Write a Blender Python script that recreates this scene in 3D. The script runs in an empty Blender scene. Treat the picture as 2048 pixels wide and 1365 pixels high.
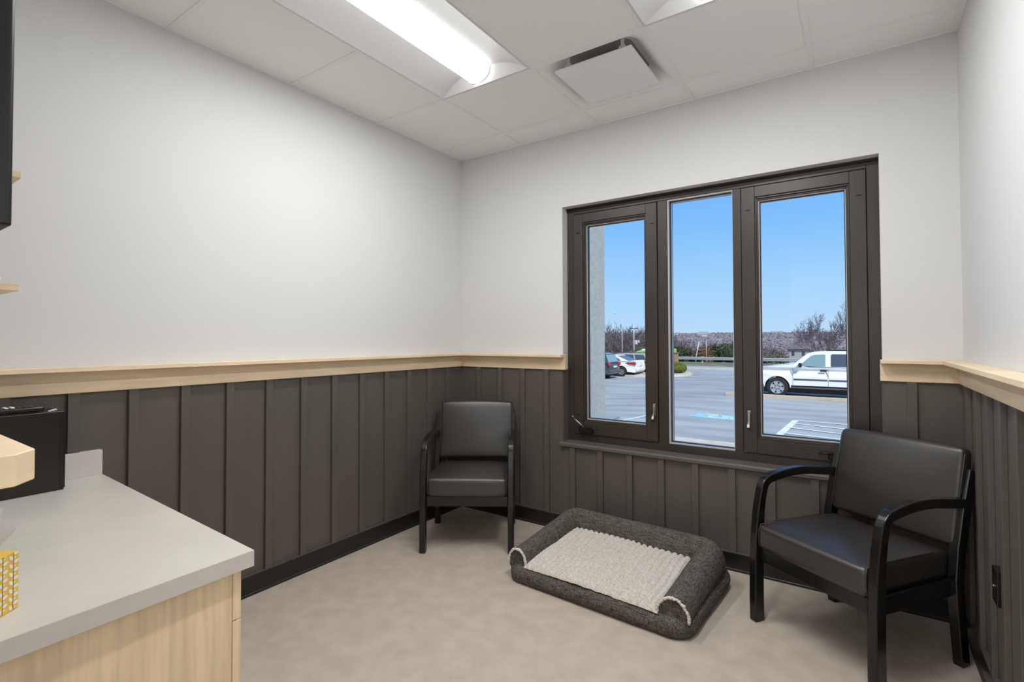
import bpy, math, random
from mathutils import Vector, Matrix, noise
sc = bpy.context.scene
PI = math.pi
random.seed(7)

# ------------------------------------------------------------------ camera
W, H, YB = 2.983, 2.721, -2.97          # room width, ceiling height, y of the back wall; window wall is y=0, left wall x=0
yaw, pitch, roll = -0.5998, 0.0197, -0.0031
fw = Vector((math.sin(yaw)*math.cos(pitch), math.cos(yaw)*math.cos(pitch), math.sin(pitch)))
r0 = Vector((math.cos(yaw), -math.sin(yaw), 0)); u0 = r0.cross(fw)
rr = r0*math.cos(roll)+u0*math.sin(roll); uu = -r0*math.sin(roll)+u0*math.cos(roll)
cd = bpy.data.cameras.new('camera'); cam = bpy.data.objects.new('camera', cd)
sc.collection.objects.link(cam)
M = Matrix.Identity(4)
for i in range(3):
    M[i][0] = rr[i]; M[i][1] = uu[i]; M[i][2] = -fw[i]
M[0][3], M[1][3], M[2][3] = 2.5779, -3.0605, 1.2952
cam.matrix_world = M
cd.sensor_width = 36; cd.lens = 1005.1*36/2048; cd.shift_y = -22.0/2048; cd.clip_start = .05; cd.clip_end = 3000
sc.camera = cam
# ------------------------------------------------------------------ sky, sun, exposure
sc.view_settings.view_transform = 'Standard'; sc.view_settings.look = 'None'
sc.view_settings.exposure = 0.07; sc.view_settings.gamma = 1.0
def lin(c):
    return tuple(((v/255)/12.92 if v/255 <= .04045 else ((v/255+.055)/1.055)**2.4) for v in c)
w = bpy.data.worlds.new('sky'); sc.world = w; w.use_nodes = True
nt = w.node_tree; nt.nodes.clear()
tc = nt.nodes.new('ShaderNodeTexCoord'); sx = nt.nodes.new('ShaderNodeSeparateXYZ')
cr = nt.nodes.new('ShaderNodeValToRGB'); bg = nt.nodes.new('ShaderNodeBackground'); ow = nt.nodes.new('ShaderNodeOutputWorld')
nt.links.new(tc.outputs['Generated'], sx.inputs[0]); nt.links.new(sx.outputs['Z'], cr.inputs[0])
nt.links.new(cr.outputs[0], bg.inputs[0]); nt.links.new(bg.outputs[0], ow.inputs[0])
e = cr.color_ramp.elements
e[0].position = 0.0; e[0].color = (*lin((196, 222, 245)), 1)
e[1].position = 1.0; e[1].color = (*lin((105, 140, 190)), 1)
for p_, c_ in ((.02, (184, 217, 248)), (.10, (165, 210, 250)), (.20, (133, 192, 250)), (.29, (112, 178, 250)), (.45, (115, 160, 215))):
    q = e.new(p_); q.color = (*lin(c_), 1)
bg.inputs[1].default_value = 1.0
sd = bpy.data.lights.new('sun', 'SUN'); sd.energy = 4.0; sd.angle = math.radians(1.0); sd.color = (1, .96, .90)
so = bpy.data.objects.new('sun', sd); sc.collection.objects.link(so)
so.rotation_euler = Vector((.55, -.55, .75)).to_track_quat('Z', 'Y').to_euler()
LENS = 2.6; TUBE = 20.3; HALL_FILL = 70.0                                # fluorescent lens radiance, tube power, power of the added hall fill

# ------------------------------------------------------------------ materials
MATS = {}
def mat(name, col, rough=.6, spec=.5, metal=0, emit=None, es=0, nscale=None, namt=.12, bump=0, bscale=None, stretch=(1, 1, 1), coat=0, trans=0, col2=None, detail=4):
    m = bpy.data.materials.new(name); m.use_nodes = True; n = m.node_tree; b = n.nodes['Principled BSDF']
    c = lin(col) if max(col) > 1 else col
    b.inputs['Base Color'].default_value = (*c, 1); b.inputs['Roughness'].default_value = rough
    b.inputs['Specular IOR Level'].default_value = spec; b.inputs['Metallic'].default_value = metal
    if coat: b.inputs['Coat Weight'].default_value = coat; b.inputs['Coat Roughness'].default_value = .08
    if emit: b.inputs['Emission Color'].default_value = (*emit, 1); b.inputs['Emission Strength'].default_value = es
    if nscale or bump:
        t = n.nodes.new('ShaderNodeTexCoord'); mp = n.nodes.new('ShaderNodeMapping'); mp.inputs['Scale'].default_value = stretch
        n.links.new(t.outputs['Object'], mp.inputs[0])
    if nscale:
        nz = n.nodes.new('ShaderNodeTexNoise'); nz.inputs['Scale'].default_value = nscale; nz.inputs['Detail'].default_value = detail
        n.links.new(mp.outputs[0], nz.inputs['Vector'])
        rp = n.nodes.new('ShaderNodeValToRGB'); n.links.new(nz.outputs['Fac'], rp.inputs[0])
        c2 = lin(col2) if col2 else tuple(min(1, v*(1+namt)) for v in c)
        c1 = c if col2 else tuple(v*(1-namt) for v in c)
        rp.color_ramp.elements[0].position = .35; rp.color_ramp.elements[1].position = .65
        rp.color_ramp.elements[0].color = (*c1, 1); rp.color_ramp.elements[1].color = (*c2, 1)
        n.links.new(rp.outputs[0], b.inputs['Base Color'])
    if bump:
        bz = n.nodes.new('ShaderNodeTexNoise'); bz.inputs['Scale'].default_value = bscale or 100; bz.inputs['Detail'].default_value = 3
        n.links.new(mp.outputs[0], bz.inputs['Vector'])
        bn = n.nodes.new('ShaderNodeBump'); bn.inputs['Strength'].default_value = bump; bn.inputs['Distance'].default_value = .002
        n.links.new(bz.outputs['Fac'], bn.inputs['Height']); n.links.new(bn.outputs[0], b.inputs['Normal'])
    MATS[name] = m
    return m
wall_m = mat('wall_paint', (.70, .70, .695), .75, .3, bump=.06, bscale=350)
ceil_m = mat('ceiling_tile', (.90, .90, .89), .85, .2, bump=.25, bscale=420)
grid_m = mat('ceiling_grid', (.86, .86, .85), .4, .4)
panel_m = mat('brown_wainscot_paint', (.112, .096, .082), .42, .45, nscale=9, namt=.05, stretch=(1, 1, .3))
base_m = mat('black_rubber_base', (.012, .011, .010), .3, .5)
edge_m = mat('base_caulk', (.085, .075, .068), .5)
floor_m = mat('vinyl_floor', (.54, .47, .39), .42, .35, nscale=11, namt=.075, detail=10)
maple_m = mat('maple', (.88, .68, .44), .45, .4, nscale=14, namt=.09, stretch=(4, 4, .25))
mapleh_m = mat('maple_horizontal', (.87, .69, .47), .45, .4, nscale=9, namt=.07, stretch=(.5, .5, 5))
ply_m = mat('ply_edge', (.45, .30, .15), .7, .3, nscale=60, namt=.25, stretch=(1, 1, .6))
lam_m = mat('counter_laminate', (.64, .61, .55), .38, .4, nscale=6, namt=.035, detail=6)
lame_m = mat('counter_edge', (.66, .62, .57), .45, .4, nscale=12, namt=.04)
bronze_m = mat('bronze_window_frame', (.042, .032, .026), .40, .5, nscale=6, namt=.12, stretch=(1, 1, .4))
bronzed_m = mat('dark_window_gasket', (.012, .010, .009), .5)
vinyl_m = mat('glazing_bead', (.55, .54, .56), .3, .6)
steel_m = mat('worn_steel', (.45, .43, .40), .3, .5, metal=1)
iron_m = mat('dark_steel', (.03, .027, .025), .3, .6, metal=.6)
leather_m = mat('black_vinyl_upholstery', (.027, .0235, .0205), .37, .85, bump=.12, bscale=260)
seam_m = mat('upholstery_seam', (.05, .046, .042), .5)
wood_m = mat('black_lacquered_wood', (.0065, .006, .0055), .25, .55)
black_m = mat('black_plastic', (.012, .010, .009), .28, .5)
blackbox_m = mat('black_metal_case', (.016, .012, .009), .30, .5)
screen_m = mat('tv_screen', (.01, .01, .012), .12, .6)
white_m = mat('white_plastic', (.78, .78, .77), .4)
fabric_m = None
lens_m = mat('light_lens', (.9, .9, .9), .5, emit=(.99, .99, 1), es=LENS)
pan_m = mat('fixture_pan', (.70, .70, .695), .45, .3)
duct_m = mat('duct_inside', (.36, .34, .31), .6)
tissue_m = mat('tissue_paper', (.86, .86, .88), .8)
yellow_m = mat('yellow_box_print', (.80, .50, .07), .55)
cream_m = mat('leaf_print', (.85, .80, .73), .55)
# outdoors
asphalt_m = mat('asphalt', (.31, .315, .325), .8, .3, nscale=.6, col2=(174, 180, 184), stretch=(.6, 2.0, 1), detail=9)
conc_m = mat('concrete', (.60, .55, .46), .8, nscale=3, namt=.1)
curb_m = mat('curb_concrete', (.52, .43, .33), .8, nscale=2.5, namt=.12)
paint_m = mat('white_road_paint', (.82, .84, .86), .7, nscale=7, namt=.07)
blue_m = mat('blue_road_paint', (.30, .62, .80), .7, nscale=5, namt=.1)
stucco_m = mat('grey_stucco', (.36, .37, .35), .85, nscale=9, namt=.08, bump=.5, bscale=30)
acgrey_m = mat('grey_cabinet_metal', (.30, .35, .38), .5, .5)
grass_m = mat('dry_verge_grass', (.17, .17, .11), .95, nscale=.8, namt=.3)
hill_m = mat('haze_tinted_woodland', (.21, .18, .195), 1, .1, nscale=.055, col2=(160, 152, 160), detail=10, stretch=(1, .35, 1))  # distance haze is mixed into this purple-grey base colour
bark_m = mat('bare_bark', (.10, .085, .085), .95, .1, nscale=3, namt=.2)
twig_m = mat('grey_brown_twigs', (.20, .165, .165), .95, .1)
ever_m = mat('evergreen_foliage', (.045, .060, .030), .9, .2, nscale=1.2, namt=.4)
rust_m = mat('russet_foliage', (.16, .085, .055), .9, .2, nscale=1.2, namt=.35)
hedge_m = mat('round_shrub_foliage', (.13, .155, .03), .9, .2, nscale=9, namt=.5)
brick_m = mat('tan_brick', (.30, .19, .13), .85, nscale=2, namt=.15)
cap_m = mat('wall_cap', (.085, .075, .075), .8)
galv_m = mat('galvanised_steel', (.46, .49, .50), .5, .5, metal=.2)
pole_m = mat('pale_pole', (.62, .62, .63), .6)
roof_m = mat('grey_shingles', (.15, .13, .14), .9, nscale=.7, namt=.15)
house_m = mat('pale_siding', (.40, .40, .36), .9)
carw_m = mat('white_car_paint', (.88, .87, .86), .25, .5, coat=.5)
cardk_m = mat('dark_teal_car_paint', (.045, .07, .08), .25, .5, coat=.6)
cartan_m = mat('tan_car_paint', (.46, .43, .42), .3, .5, coat=.5)
carblk_m = mat('black_car_paint', (.03, .035, .035), .25, .5, coat=.6)
carglass_m = mat('tinted_car_glass', (.075, .09, .12), .08, .7)
cargl2_m = mat('clear_car_glass', (.22, .34, .36), .10, .7)
tyre_m = mat('tyre_rubber', (.018, .018, .020), .75)
trim_m = mat('grey_car_trim', (.09, .09, .10), .5)
rim_m = mat('alloy_rim', (.62, .62, .62), .28, .5, metal=.75)
red_m = mat('red_tail_lens', (.55, .03, .02), .2, .6)
lime_m = mat('lime_green_paint', (.28, .62, .08), .4)
gravel_m = mat('pale_gravel', (.50, .45, .40), .95, nscale=6, namt=.35)

def glass():
    m = bpy.data.materials.new('window_glass'); m.use_nodes = True; n = m.node_tree; n.nodes.clear()
    o = n.nodes.new('ShaderNodeOutputMaterial'); mx = n.nodes.new('ShaderNodeMixShader'); t = n.nodes.new('ShaderNodeBsdfTransparent')
    g = n.nodes.new('ShaderNodeBsdfGlossy'); g.inputs['Roughness'].default_value = .02; t.inputs[0].default_value = (.97, .985, .99, 1)
    fr = n.nodes.new('ShaderNodeFresnel'); fr.inputs[0].default_value = 1.12
    n.links.new(fr.outputs[0], mx.inputs[0]); n.links.new(t.outputs[0], mx.inputs[1]); n.links.new(g.outputs[0], mx.inputs[2]); n.links.new(mx.outputs[0], o.inputs[0])
    return m
glass_m = glass()

def fabric():                                      # heathered charcoal weave
    m = bpy.data.materials.new('charcoal_heather_fabric'); m.use_nodes = True; n = m.node_tree; b = n.nodes['Principled BSDF']
    b.inputs['Roughness'].default_value = .9; b.inputs['Specular IOR Level'].default_value = .25
    t = n.nodes.new('ShaderNodeTexCoord'); fs = []
    for s in ((25, 260, 260), (260, 25, 260), (260, 260, 30)):
        mp = n.nodes.new('ShaderNodeMapping'); mp.inputs['Scale'].default_value = s; nz = n.nodes.new('ShaderNodeTexNoise')
        nz.inputs['Scale'].default_value = 1; nz.inputs['Detail'].default_value = 2
        n.links.new(t.outputs['Object'], mp.inputs[0]); n.links.new(mp.outputs[0], nz.inputs['Vector']); fs.append(nz)
    a = n.nodes.new('ShaderNodeMath'); a.operation = 'ADD'; a2 = n.nodes.new('ShaderNodeMath'); a2.operation = 'ADD'
    n.links.new(fs[0].outputs['Fac'], a.inputs[0]); n.links.new(fs[1].outputs['Fac'], a.inputs[1]); n.links.new(a.outputs[0], a2.inputs[0]); n.links.new(fs[2].outputs['Fac'], a2.inputs[1])
    d = n.nodes.new('ShaderNodeMath'); d.operation = 'MULTIPLY'; d.inputs[1].default_value = 1/3; n.links.new(a2.outputs[0], d.inputs[0])
    rp = n.nodes.new('ShaderNodeValToRGB'); n.links.new(d.outputs[0], rp.inputs[0])
    rp.color_ramp.elements[0].position = .40; rp.color_ramp.elements[0].color = (.026, .023, .019, 1)
    rp.color_ramp.elements[1].position = .62; rp.color_ramp.elements[1].color = (.19, .17, .145, 1)
    n.links.new(rp.outputs[0], b.inputs['Base Color'])
    bn = n.nodes.new('ShaderNodeBump'); bn.inputs['Strength'].default_value = .4; bn.inputs['Distance'].default_value = .002
    n.links.new(d.outputs[0], bn.inputs['Height']); n.links.new(bn.outputs[0], b.inputs['Normal'])
    return m
fabric_m = fabric()
fleece_m = mat('cream_fleece', (.62, .58, .52), .95, .15, nscale=110, namt=.16, bump=.5, bscale=260)
fleecet_m = mat('cream_fleece_trim', (.70, .65, .58), .95, .15, nscale=150, namt=.12)

# ------------------------------------------------------------------ mesh helpers
class MB:
    def __init__(s): s.v = []; s.f = []; s.m = []; s.cur = 0
    def add(s, vs, fs, mi=None):
        o = len(s.v); s.v += [tuple(v) for v in vs]; s.f += [tuple(i+o for i in f) for f in fs]; s.m += [s.cur if mi is None else mi]*len(fs); return s
    def box(s, x0, x1, y0, y1, z0, z1, mi=None, T=None):
        vs = [(x, y, z) for z in (z0, z1) for y in (y0, y1) for x in (x0, x1)]
        if T: vs = [T @ Vector(v) for v in vs]
        return s.add(vs, [(0, 2, 3, 1), (4, 5, 7, 6), (0, 1, 5, 4), (2, 6, 7, 3), (0, 4, 6, 2), (1, 3, 7, 5)], mi)
    def prism(s, poly, axis, a, b, mi=None, T=None):   # polygon in the other two axes, extruded along axis
        n = len(poly)
        def pt(p, c):
            v = (c, p[0], p[1]) if axis == 0 else (p[0], c, p[1]) if axis == 1 else (p[0], p[1], c)
            return T @ Vector(v) if T else v
        vs = [pt(p, a) for p in poly]+[pt(p, b) for p in poly]
        fs = [tuple(range(n))[::-1], tuple(range(n, 2*n))]+[(i, (i+1) % n, (i+1) % n+n, i+n) for i in range(n)]
        return s.add(vs, fs, mi)
    def tube(s, pts, rad, n=8, mi=None, caps=True):
        pts = [Vector(p) for p in pts]; k = len(pts); rad = rad if isinstance(rad, (list, tuple)) else [rad]*k
        vs = []; fs = []; ref = None
        for i, p in enumerate(pts):
            d = (pts[min(i+1, k-1)]-pts[max(i-1, 0)]).normalized()
            if ref is None: ref = d.orthogonal().normalized()
            ref = (ref-d*ref.dot(d)); ref = ref.normalized() if ref.length > 1e-6 else d.orthogonal().normalized()
            bq = d.cross(ref)
            for j in range(n):
                a = 2*PI*j/n; vs.append(p+(ref*math.cos(a)+bq*math.sin(a))*rad[i])
        for i in range(k-1):
            for j in range(n): fs.append((i*n+j, i*n+(j+1) % n, (i+1)*n+(j+1) % n, (i+1)*n+j))
        if caps: fs += [tuple(range(n))[::-1], tuple(range((k-1)*n, k*n))]
        return s.add(vs, fs, mi)
    def rbox(s, sx, sy, sz, r, n=12, fn=None, T=None, mi=None):   # rounded box on a fine grid, optional deform fn
        vs = []; fs = []; idx = {}
        hx, hy, hz = sx/2, sy/2, sz/2
        def key(p):
            k = (round(p[0], 5), round(p[1], 5), round(p[2], 5))
            if k not in idx: idx[k] = len(vs); vs.append(p)
            return idx[k]
        def g(h):
            t = [0, .25, .5, .75, 1]; rr_ = min(r, h*.999)
            a = [-h+rr_*(1-math.cos(q*PI/2)) for q in t]; mid = [-h+rr_+(2*h-2*rr_)*i/n for i in range(1, n)]
            return a+mid+[-x for x in a[::-1]]
        G = [g(hx), g(hy), g(hz)]; hh = (hx, hy, hz)
        for ax in range(3):
            b, c = (ax+1) % 3, (ax+2) % 3
            for sg in (-1, 1):
                for i in range(len(G[b])-1):
                    for j in range(len(G[c])-1):
                        q = []
                        for (ii, jj) in ((i, j), (i+1, j), (i+1, j+1), (i, j+1)):
                            p = [0, 0, 0]; p[ax] = sg*hh[ax]; p[b] = G[b][ii]; p[c] = G[c][jj]; q.append(key(tuple(p)))
                        fs.append(tuple(q) if sg > 0 else tuple(q[::-1]))
        out = []
        for p in vs:
            c = [max(-(hh[i]-min(r, hh[i])), min(hh[i]-min(r, hh[i]), p[i])) for i in range(3)]
            d = Vector([p[i]-c[i] for i in range(3)])
            L = d.length
            q = Vector(c)+(d/L*min(r, min(hh)) if L > 1e-9 else d)
            if fn: q = Vector(fn(q, hh))
            out.append(T @ q if T else q)
        return s.add(out, fs, mi)
    def ico(s, c, r, sub=2, amp=.15, fr=2.0, sq=(1, 1, 1), mi=None, seed=0):
        import bmesh
        bm = bmesh.new(); bmesh.ops.create_icosphere(bm, subdivisions=sub, radius=1)
        vs = []
        for v in bm.verts:
            d = v.co.normalized(); k = 1+amp*noise.noise(d*fr+Vector((seed*3.1, seed, 0)))+amp*.5*noise.noise(d*fr*3+Vector((seed, 7, 0)))
            vs.append((c[0]+d.x*r*k*sq[0], c[1]+d.y*r*k*sq[1], c[2]+d.z*r*k*sq[2]))
        fs = [tuple(v.index for v in f.verts) for f in bm.faces]; bm.free()
        return s.add(vs, fs, mi)
    def build(s, name, mats, parent=None, smooth=False, loc=None, rz=0, bevel=0, bseg=2, auto=None):
        me = bpy.data.meshes.new(name); me.from_pydata(s.v, [], s.f)
        for m in (mats if isinstance(mats, (list, tuple)) else [mats]): me.materials.append(m)
        for p, mi in zip(me.polygons, s.m): p.material_index = mi
        import bmesh
        bm = bmesh.new(); bm.from_mesh(me); bmesh.ops.recalc_face_normals(bm, faces=bm.faces); bm.to_mesh(me); bm.free()
        if smooth:
            me.polygons.foreach_set('use_smooth', [True]*len(me.polygons))
            if auto: me.set_sharp_from_angle(angle=math.radians(auto))
        o = bpy.data.objects.new(name, me); sc.collection.objects.link(o)
        if parent: o.parent = parent
        if loc: o.location = loc
        if rz: o.rotation_euler[2] = rz
        if bevel:
            md = o.modifiers.new('b', 'BEVEL'); md.width = bevel; md.segments = bseg; md.limit_method = 'ANGLE'; md.angle_limit = math.radians(40)
        return o
def tag(o, label=None, cat=None, group=None, kind=None):
    if label: o['label'] = label
    if cat: o['category'] = cat
    if group: o['group'] = group
    if kind: o['kind'] = kind
    return o
def empty(name, loc=(0, 0, 0), rz=0):
    o = bpy.data.objects.new(name, None); sc.collection.objects.link(o); o.location = loc; o.rotation_euler[2] = rz; o.empty_display_size = .1; return o
def copy_tree(o, parent=None):
    c = o.copy(); sc.collection.objects.link(c)
    if parent: c.parent = parent
    for ch in [k for k in bpy.data.objects if k.parent == o]: copy_tree(ch, c)
    return c
def S(o): return tag(o, kind='structure')

# ------------------------------------------------------------------ room shell
TH = .25
OX0, OX1, OZ0, OZ1 = .910, 2.684, .600, 2.213          # window opening
RZ0, RZ1 = 1.089, 1.194                                # ledge apron bottom, cap top
f = MB(); f.box(-.2, W+.2, -4.6, .0, -.12, 0); S(f.build('floor', floor_m))
m = MB(); m.box(-.2, 0, -4.6, TH, -1.3, H+.25); S(m.build('wall_left', wall_m))
m = MB(); m.box(W, W+.2, -4.6, TH, -1.3, H+.25); S(m.build('wall_right', wall_m))
m = MB(); m.box(0, OX0, 0, TH, -1.3, H+.25); m.box(OX1, W, 0, TH, -1.3, H+.25); m.box(OX0, OX1, 0, TH, -1.3, OZ0-.03); m.box(OX0, OX1, 0, TH, OZ1, H+.25)
S(m.build('wall_window', wall_m))
DX0, DX1, DH = 1.98, 2.93, 2.13                         # doorway in the back wall, the camera stands in it
m = MB(); m.box(0, DX0, YB-.13, YB, 0, H); m.box(DX1, W, YB-.13, YB, 0, H); m.box(DX0, DX1, YB-.13, YB, DH, H)
S(m.build('wall_back', wall_m))
m = MB(); m.box(0, W, -4.6, -4.45, 0, H); S(m.build('wall_hall', wall_m))
# ceiling: grid of lay-in tiles with cells left open for the fixtures and the diffuser
T2 = .6096; TX, TY = .5788, .2401
xs = [0, TX, TX+T2, TX+2*T2, TX+3*T2, W]; ys = [0, -TY]+[-(TY+T2*k) for k in range(1, 8)]; ys[-1] = -4.46
fix_cells = {(1, 2), (1, 3), (3, 2), (3, 3)}; vent_cell = (2, 1)
cm = MB()
for i in range(5):
    for j in range(len(ys)-1):
        x0, x1, y1, y0 = xs[i], xs[i+1], ys[j], ys[j+1]
        if (i, j) in fix_cells or (i, j) == vent_cell: continue
        cm.box(x0, x1, y0, y1, H+.004, H+.02)
cm.box(-.2, W+.2, -4.6, TH, H+.16, H+.25)
S(cm.build('ceiling', ceil_m))
gm = MB()
g = .0115
for x in xs[1:-1]: gm.box(x-g, x+g, -4.46, 0, H, H+.012)
for j, y in enumerate(ys[1:-1]):
    for i in range(5):
        if j == 2 and i in (1, 3): continue
        gm.box(xs[i]+(g if i else 0), xs[i+1]-(g if i < 4 else 0), y-g, y+g, H+.0005, H+.012)
S(gm.build('trim_1', grid_m))
gm = MB(); gm.box(0, .010, YB, 0, H-.002, H+.012); gm.box(0, W, -.010, 0, H-.002, H+.012); gm.box(W-.024, W, YB, -.006, H-.006, H+.012)
S(gm.build('trim_2', grid_m))

# wainscot: board and batten, battens every 0.2 m; ledge of maple with an apron; rubber base
PT, BT = .008, .025                                     # panel face, batten face
def wains(name, boxes): 
    k = MB()
    for b_ in boxes: k.box(*b_)
    return S(k.build(name, panel_m, bevel=.0012, bseg=1))
bx = [(0, PT, YB, -PT, 0, RZ0+.03)]
for k in range(14): y = -.181-.2012*k; bx.append((PT, BT, y-.019, y+.019, .1, RZ0))
wains('trim_3', bx)
bx = [(0, OX0, -PT, 0, 0, RZ0+.03), (OX1, W, -PT, 0, 0, RZ0+.03), (OX0, OX1, -PT, 0, 0, OZ0-.03)]
for k in range(14):
    x = .188+.2005*k; top = RZ0 if (x < OX0-.03 or x > OX1+.03) else OZ0-.03
    if x < W-.05: bx.append((x-.019, x+.019, -BT, -PT, .1, top))
bx += [(OX0-.002, OX0+.004, 0, .07, OZ0-.03, RZ0+.0), (OX1-.004, OX1+.002, 0, .07, OZ0-.03, RZ0)]
wains('trim_4', bx)
bx = [(W-PT, W, YB, -PT, 0, RZ0+.03)]
for k in range(14): y = -.21-.2012*k; bx.append((W-BT, W-PT, y-.019, y+.019, .1, RZ0))
wains('trim_5', bx)
LD = .081; LT = .018; AP = .022
def ledge(name, caps, apron):
    k = MB(); k.prism(caps, 2, RZ1-LT, RZ1); 
    for a in apron: k.box(*a)
    return S(k.build(name, mapleh_m, bevel=.0015, bseg=1))
ledge('trim_6', [(0, 0), (0, YB), (LD, YB), (LD, -LD)], [(0, AP, YB, -AP, RZ0, RZ1-LT)])
ledge('trim_7', [(0, 0), (LD, -LD), (.936, -LD), (.936, 0)], [(0, .936, -AP, 0, RZ0, RZ1-LT)])
ledge('trim_8', [(W, 0), (W-LD, -LD), (2.674, -LD), (2.674, 0)], [(2.674, W, -AP, 0, RZ0, RZ1-LT)])
ledge('trim_9', [(W, 0), (W, YB), (W-LD, YB), (W-LD, -LD)], [(W-AP, W, YB, -AP, RZ0, RZ1-LT)])
# ledge on the back wall beside the doorway, its free corner clipped
k = MB(); k.prism([(.10, YB), (1.955, YB), (1.955, -2.938), (1.935, -2.921), (.10, -2.918)], 2, RZ1-.029, RZ1); S(k.build('trim_10', [mapleh_m], bevel=.001, bseg=1))
def baseb(name, side):
    k = MB(); hB = .1
    def seg(a, c, h0, h1, t, mi):
        if side == 'l': k.box(0, t, YB, -t, h0, h1, mi)
        if side == 'w': k.box(0, W, -t, 0, h0, h1, mi)
        if side == 'r': k.box(W-t, W, YB, -t, h0, h1, mi)
    seg(0, 0, .012, hB, .026, 0); seg(0, 0, 0, .012, .030, 0); seg(0, 0, hB, hB+.005, .0255, 1)
    seg(0, 0, .012, .0135, .0295, 1)
    return S(k.build(name, [base_m, edge_m], bevel=.001, bseg=1))
baseb('baseboard_left', 'l'); baseb('baseboard_window', 'w'); baseb('baseboard_right', 'r')

# ------------------------------------------------------------------ window
win = S(empty('window_1', (0, 0, 0)))
FY, GY, EY = .07, .125, .19                             # frame face, glass plane, outer face
def ring(k, x0, x1, z0, z1, wl, wr, wb, wt, y0, y1, mi=None):
    k.box(x0, x0+wl, y0, y1, z0, z1, mi); k.box(x1-wr, x1, y0, y1, z0, z1, mi)
    k.box(x0+wl, x1-wr, y0, y1, z0, z0+wb, mi); k.box(x0+wl, x1-wr, y0, y1, z1-wt, z1, mi)
k = MB(); ring(k, OX0, OX1, OZ0, OZ1, .050, .052, .050, .045, FY, EY)
k.box(1.552, 1.614, FY, EY, OZ0+.05, OZ1-.045); k.box(1.995, 2.040, FY, EY, OZ0+.05, OZ1-.045)
k.build('window_frame', bronze_m, win, bevel=.002, bseg=1)
k = MB(); k.box(OX0, OX1, FY-.012, FY, OZ1-.012, OZ1-.001); k.box(OX0, OX1, FY-.004, FY, OZ1-.03, OZ1-.012); k.build('head_shadow_strip', bronzed_m, win)  # dark strips standing in for the shadow gap under the window head
def sash(x0, x1, hinge):
    s_ = MB(); z0, z1 = OZ0+.052, OZ1-.050
    s0 = empty('sash'); s0.parent = win
    ring(s_, x0, x1, z0, z1, .070, .070, .078, .060, FY-.010, FY+.035)
    ring(s_, x0+.070, x1-.070, z0+.078, z1-.060, .008, .008, .010, .010, FY-.002, FY+.035)
    ring(s_, x0+.070, x1-.070, z0+.078, z1-.060, .016, .016, .018, .018, FY+.008, FY+.035)
    s_.build('sash_frame', bronze_m, s0, bevel=.0015, bseg=1)
    s_ = MB(); ring(s_, x0, x1, z0, z1, .004, .004, .004, .004, FY-.008, FY-.004); 
    b_ = MB(); ring(b_, x0+.086, x1-.086, z0+.096, z1-.078, .004, .004, .006, .005, FY+.020, FY+.060)
    b_.build('glazing_bead', vinyl_m, s0)
    g_ = MB(); ring(g_, x0+.090, x1-.090, z0+.102, z1-.083, .004, .004, .004, .004, FY+.030, GY-.004); g_.build('gasket', bronzed_m, s0)
    w_ = MB(); ring(w_, x0-.012, x1+.012, z0-.012, z1+.012, .024, .024, .024, .024, FY+.045, FY+.060); w_.build('weatherstrip', bronzed_m, s0)
    p_ = MB(); p_.box(x0+.094, x1-.094, GY-.003, GY+.003, z0+.106, z1-.087); p_.build('pane', glass_m, s0)
    k_ = MB()
    for zz in (z1-.13, z0+.13):
        for xx in (x0+.035, x1-.030): k_.box(xx-.005, xx+.005, FY-.016, FY-.009, zz-.003, zz+.003); k_.box(xx-.012, xx+.014, FY-.013, FY-.009, zz-.002, zz+.002)
    k_.build('screen_clip', iron_m, s0)
    return s0
s1 = sash(.964, 1.550, 0); s2 = sash(2.043, 2.630, 1)
def latch(parent, x, zc):
    k = MB()
    k.box(x-.009, x+.009, FY-.016, FY-.008, zc-.03, zc+.045)
    k.prism([(FY-.016, zc+.035), (FY-.016, zc-.005), (FY-.040, zc-.03), (FY-.048, zc-.048), (FY-.040, zc-.053), (FY-.028, zc-.032), (FY-.024, zc+.03)], 0, x-.007, x+.007)
    k.build('latch_lever', steel_m, parent, bevel=.002)
latch(s1, 1.527, .845); latch(s2, 2.073, .845)
def crank(parent, x, flip):
    k = MB(); z = .700
    k.rbox(.10, .035, .045, .012, 4, T=Matrix.Translation((x, FY-.024, z-.015)))
    k.tube([(x+.02*flip, FY-.04, z+.0), (x+.06*flip, FY-.045, z+.0), (x+.09*flip, FY-.04, z-.006)], .006, 8)
    k.build('crank_body', iron_m, parent, smooth=True)
    k = MB(); k.tube([(x-.005*flip, FY-.045, z+.004), (x-.045*flip, FY-.052, z+.035), (x-.075*flip, FY-.056, z+.060)], [.006, .0065, .005], 8); k.ico((x-.083*flip, FY-.058, z+.072), .009, 1, 0)
    k.build('crank_handle', steel_m, parent, smooth=True)
crank(s1, 1.06, 1); crank(s2, 2.50, -1)
# fixed middle light
k = MB(); ring(k, 1.614, 1.995, OZ0+.050, OZ1-.045, .007, .004, .006, .006, FY+.006, GY+.03); k.build('glazing_bead', vinyl_m, win)
k = MB(); ring(k, 1.621, 1.991, OZ0+.056, OZ1-.051, .004, .003, .004, .004, FY+.03, GY-.004); k.build('gasket', bronzed_m, win)
k = MB(); k.box(1.624, 1.990, GY-.003, GY+.003, OZ0+.058, OZ1-.053); k.build('pane', glass_m, win)
k = MB(); k.prism([(-.030, OZ0-.002), (-.034, OZ0-.010), (-.034, OZ0-.026), (-.026, OZ0-.032), (.0, OZ0-.032), (.0, OZ0-.03), (.07, OZ0-.03), (.07, OZ0)], 0, .897, 2.70)
S(k.build('trim_11', panel_m))

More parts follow.
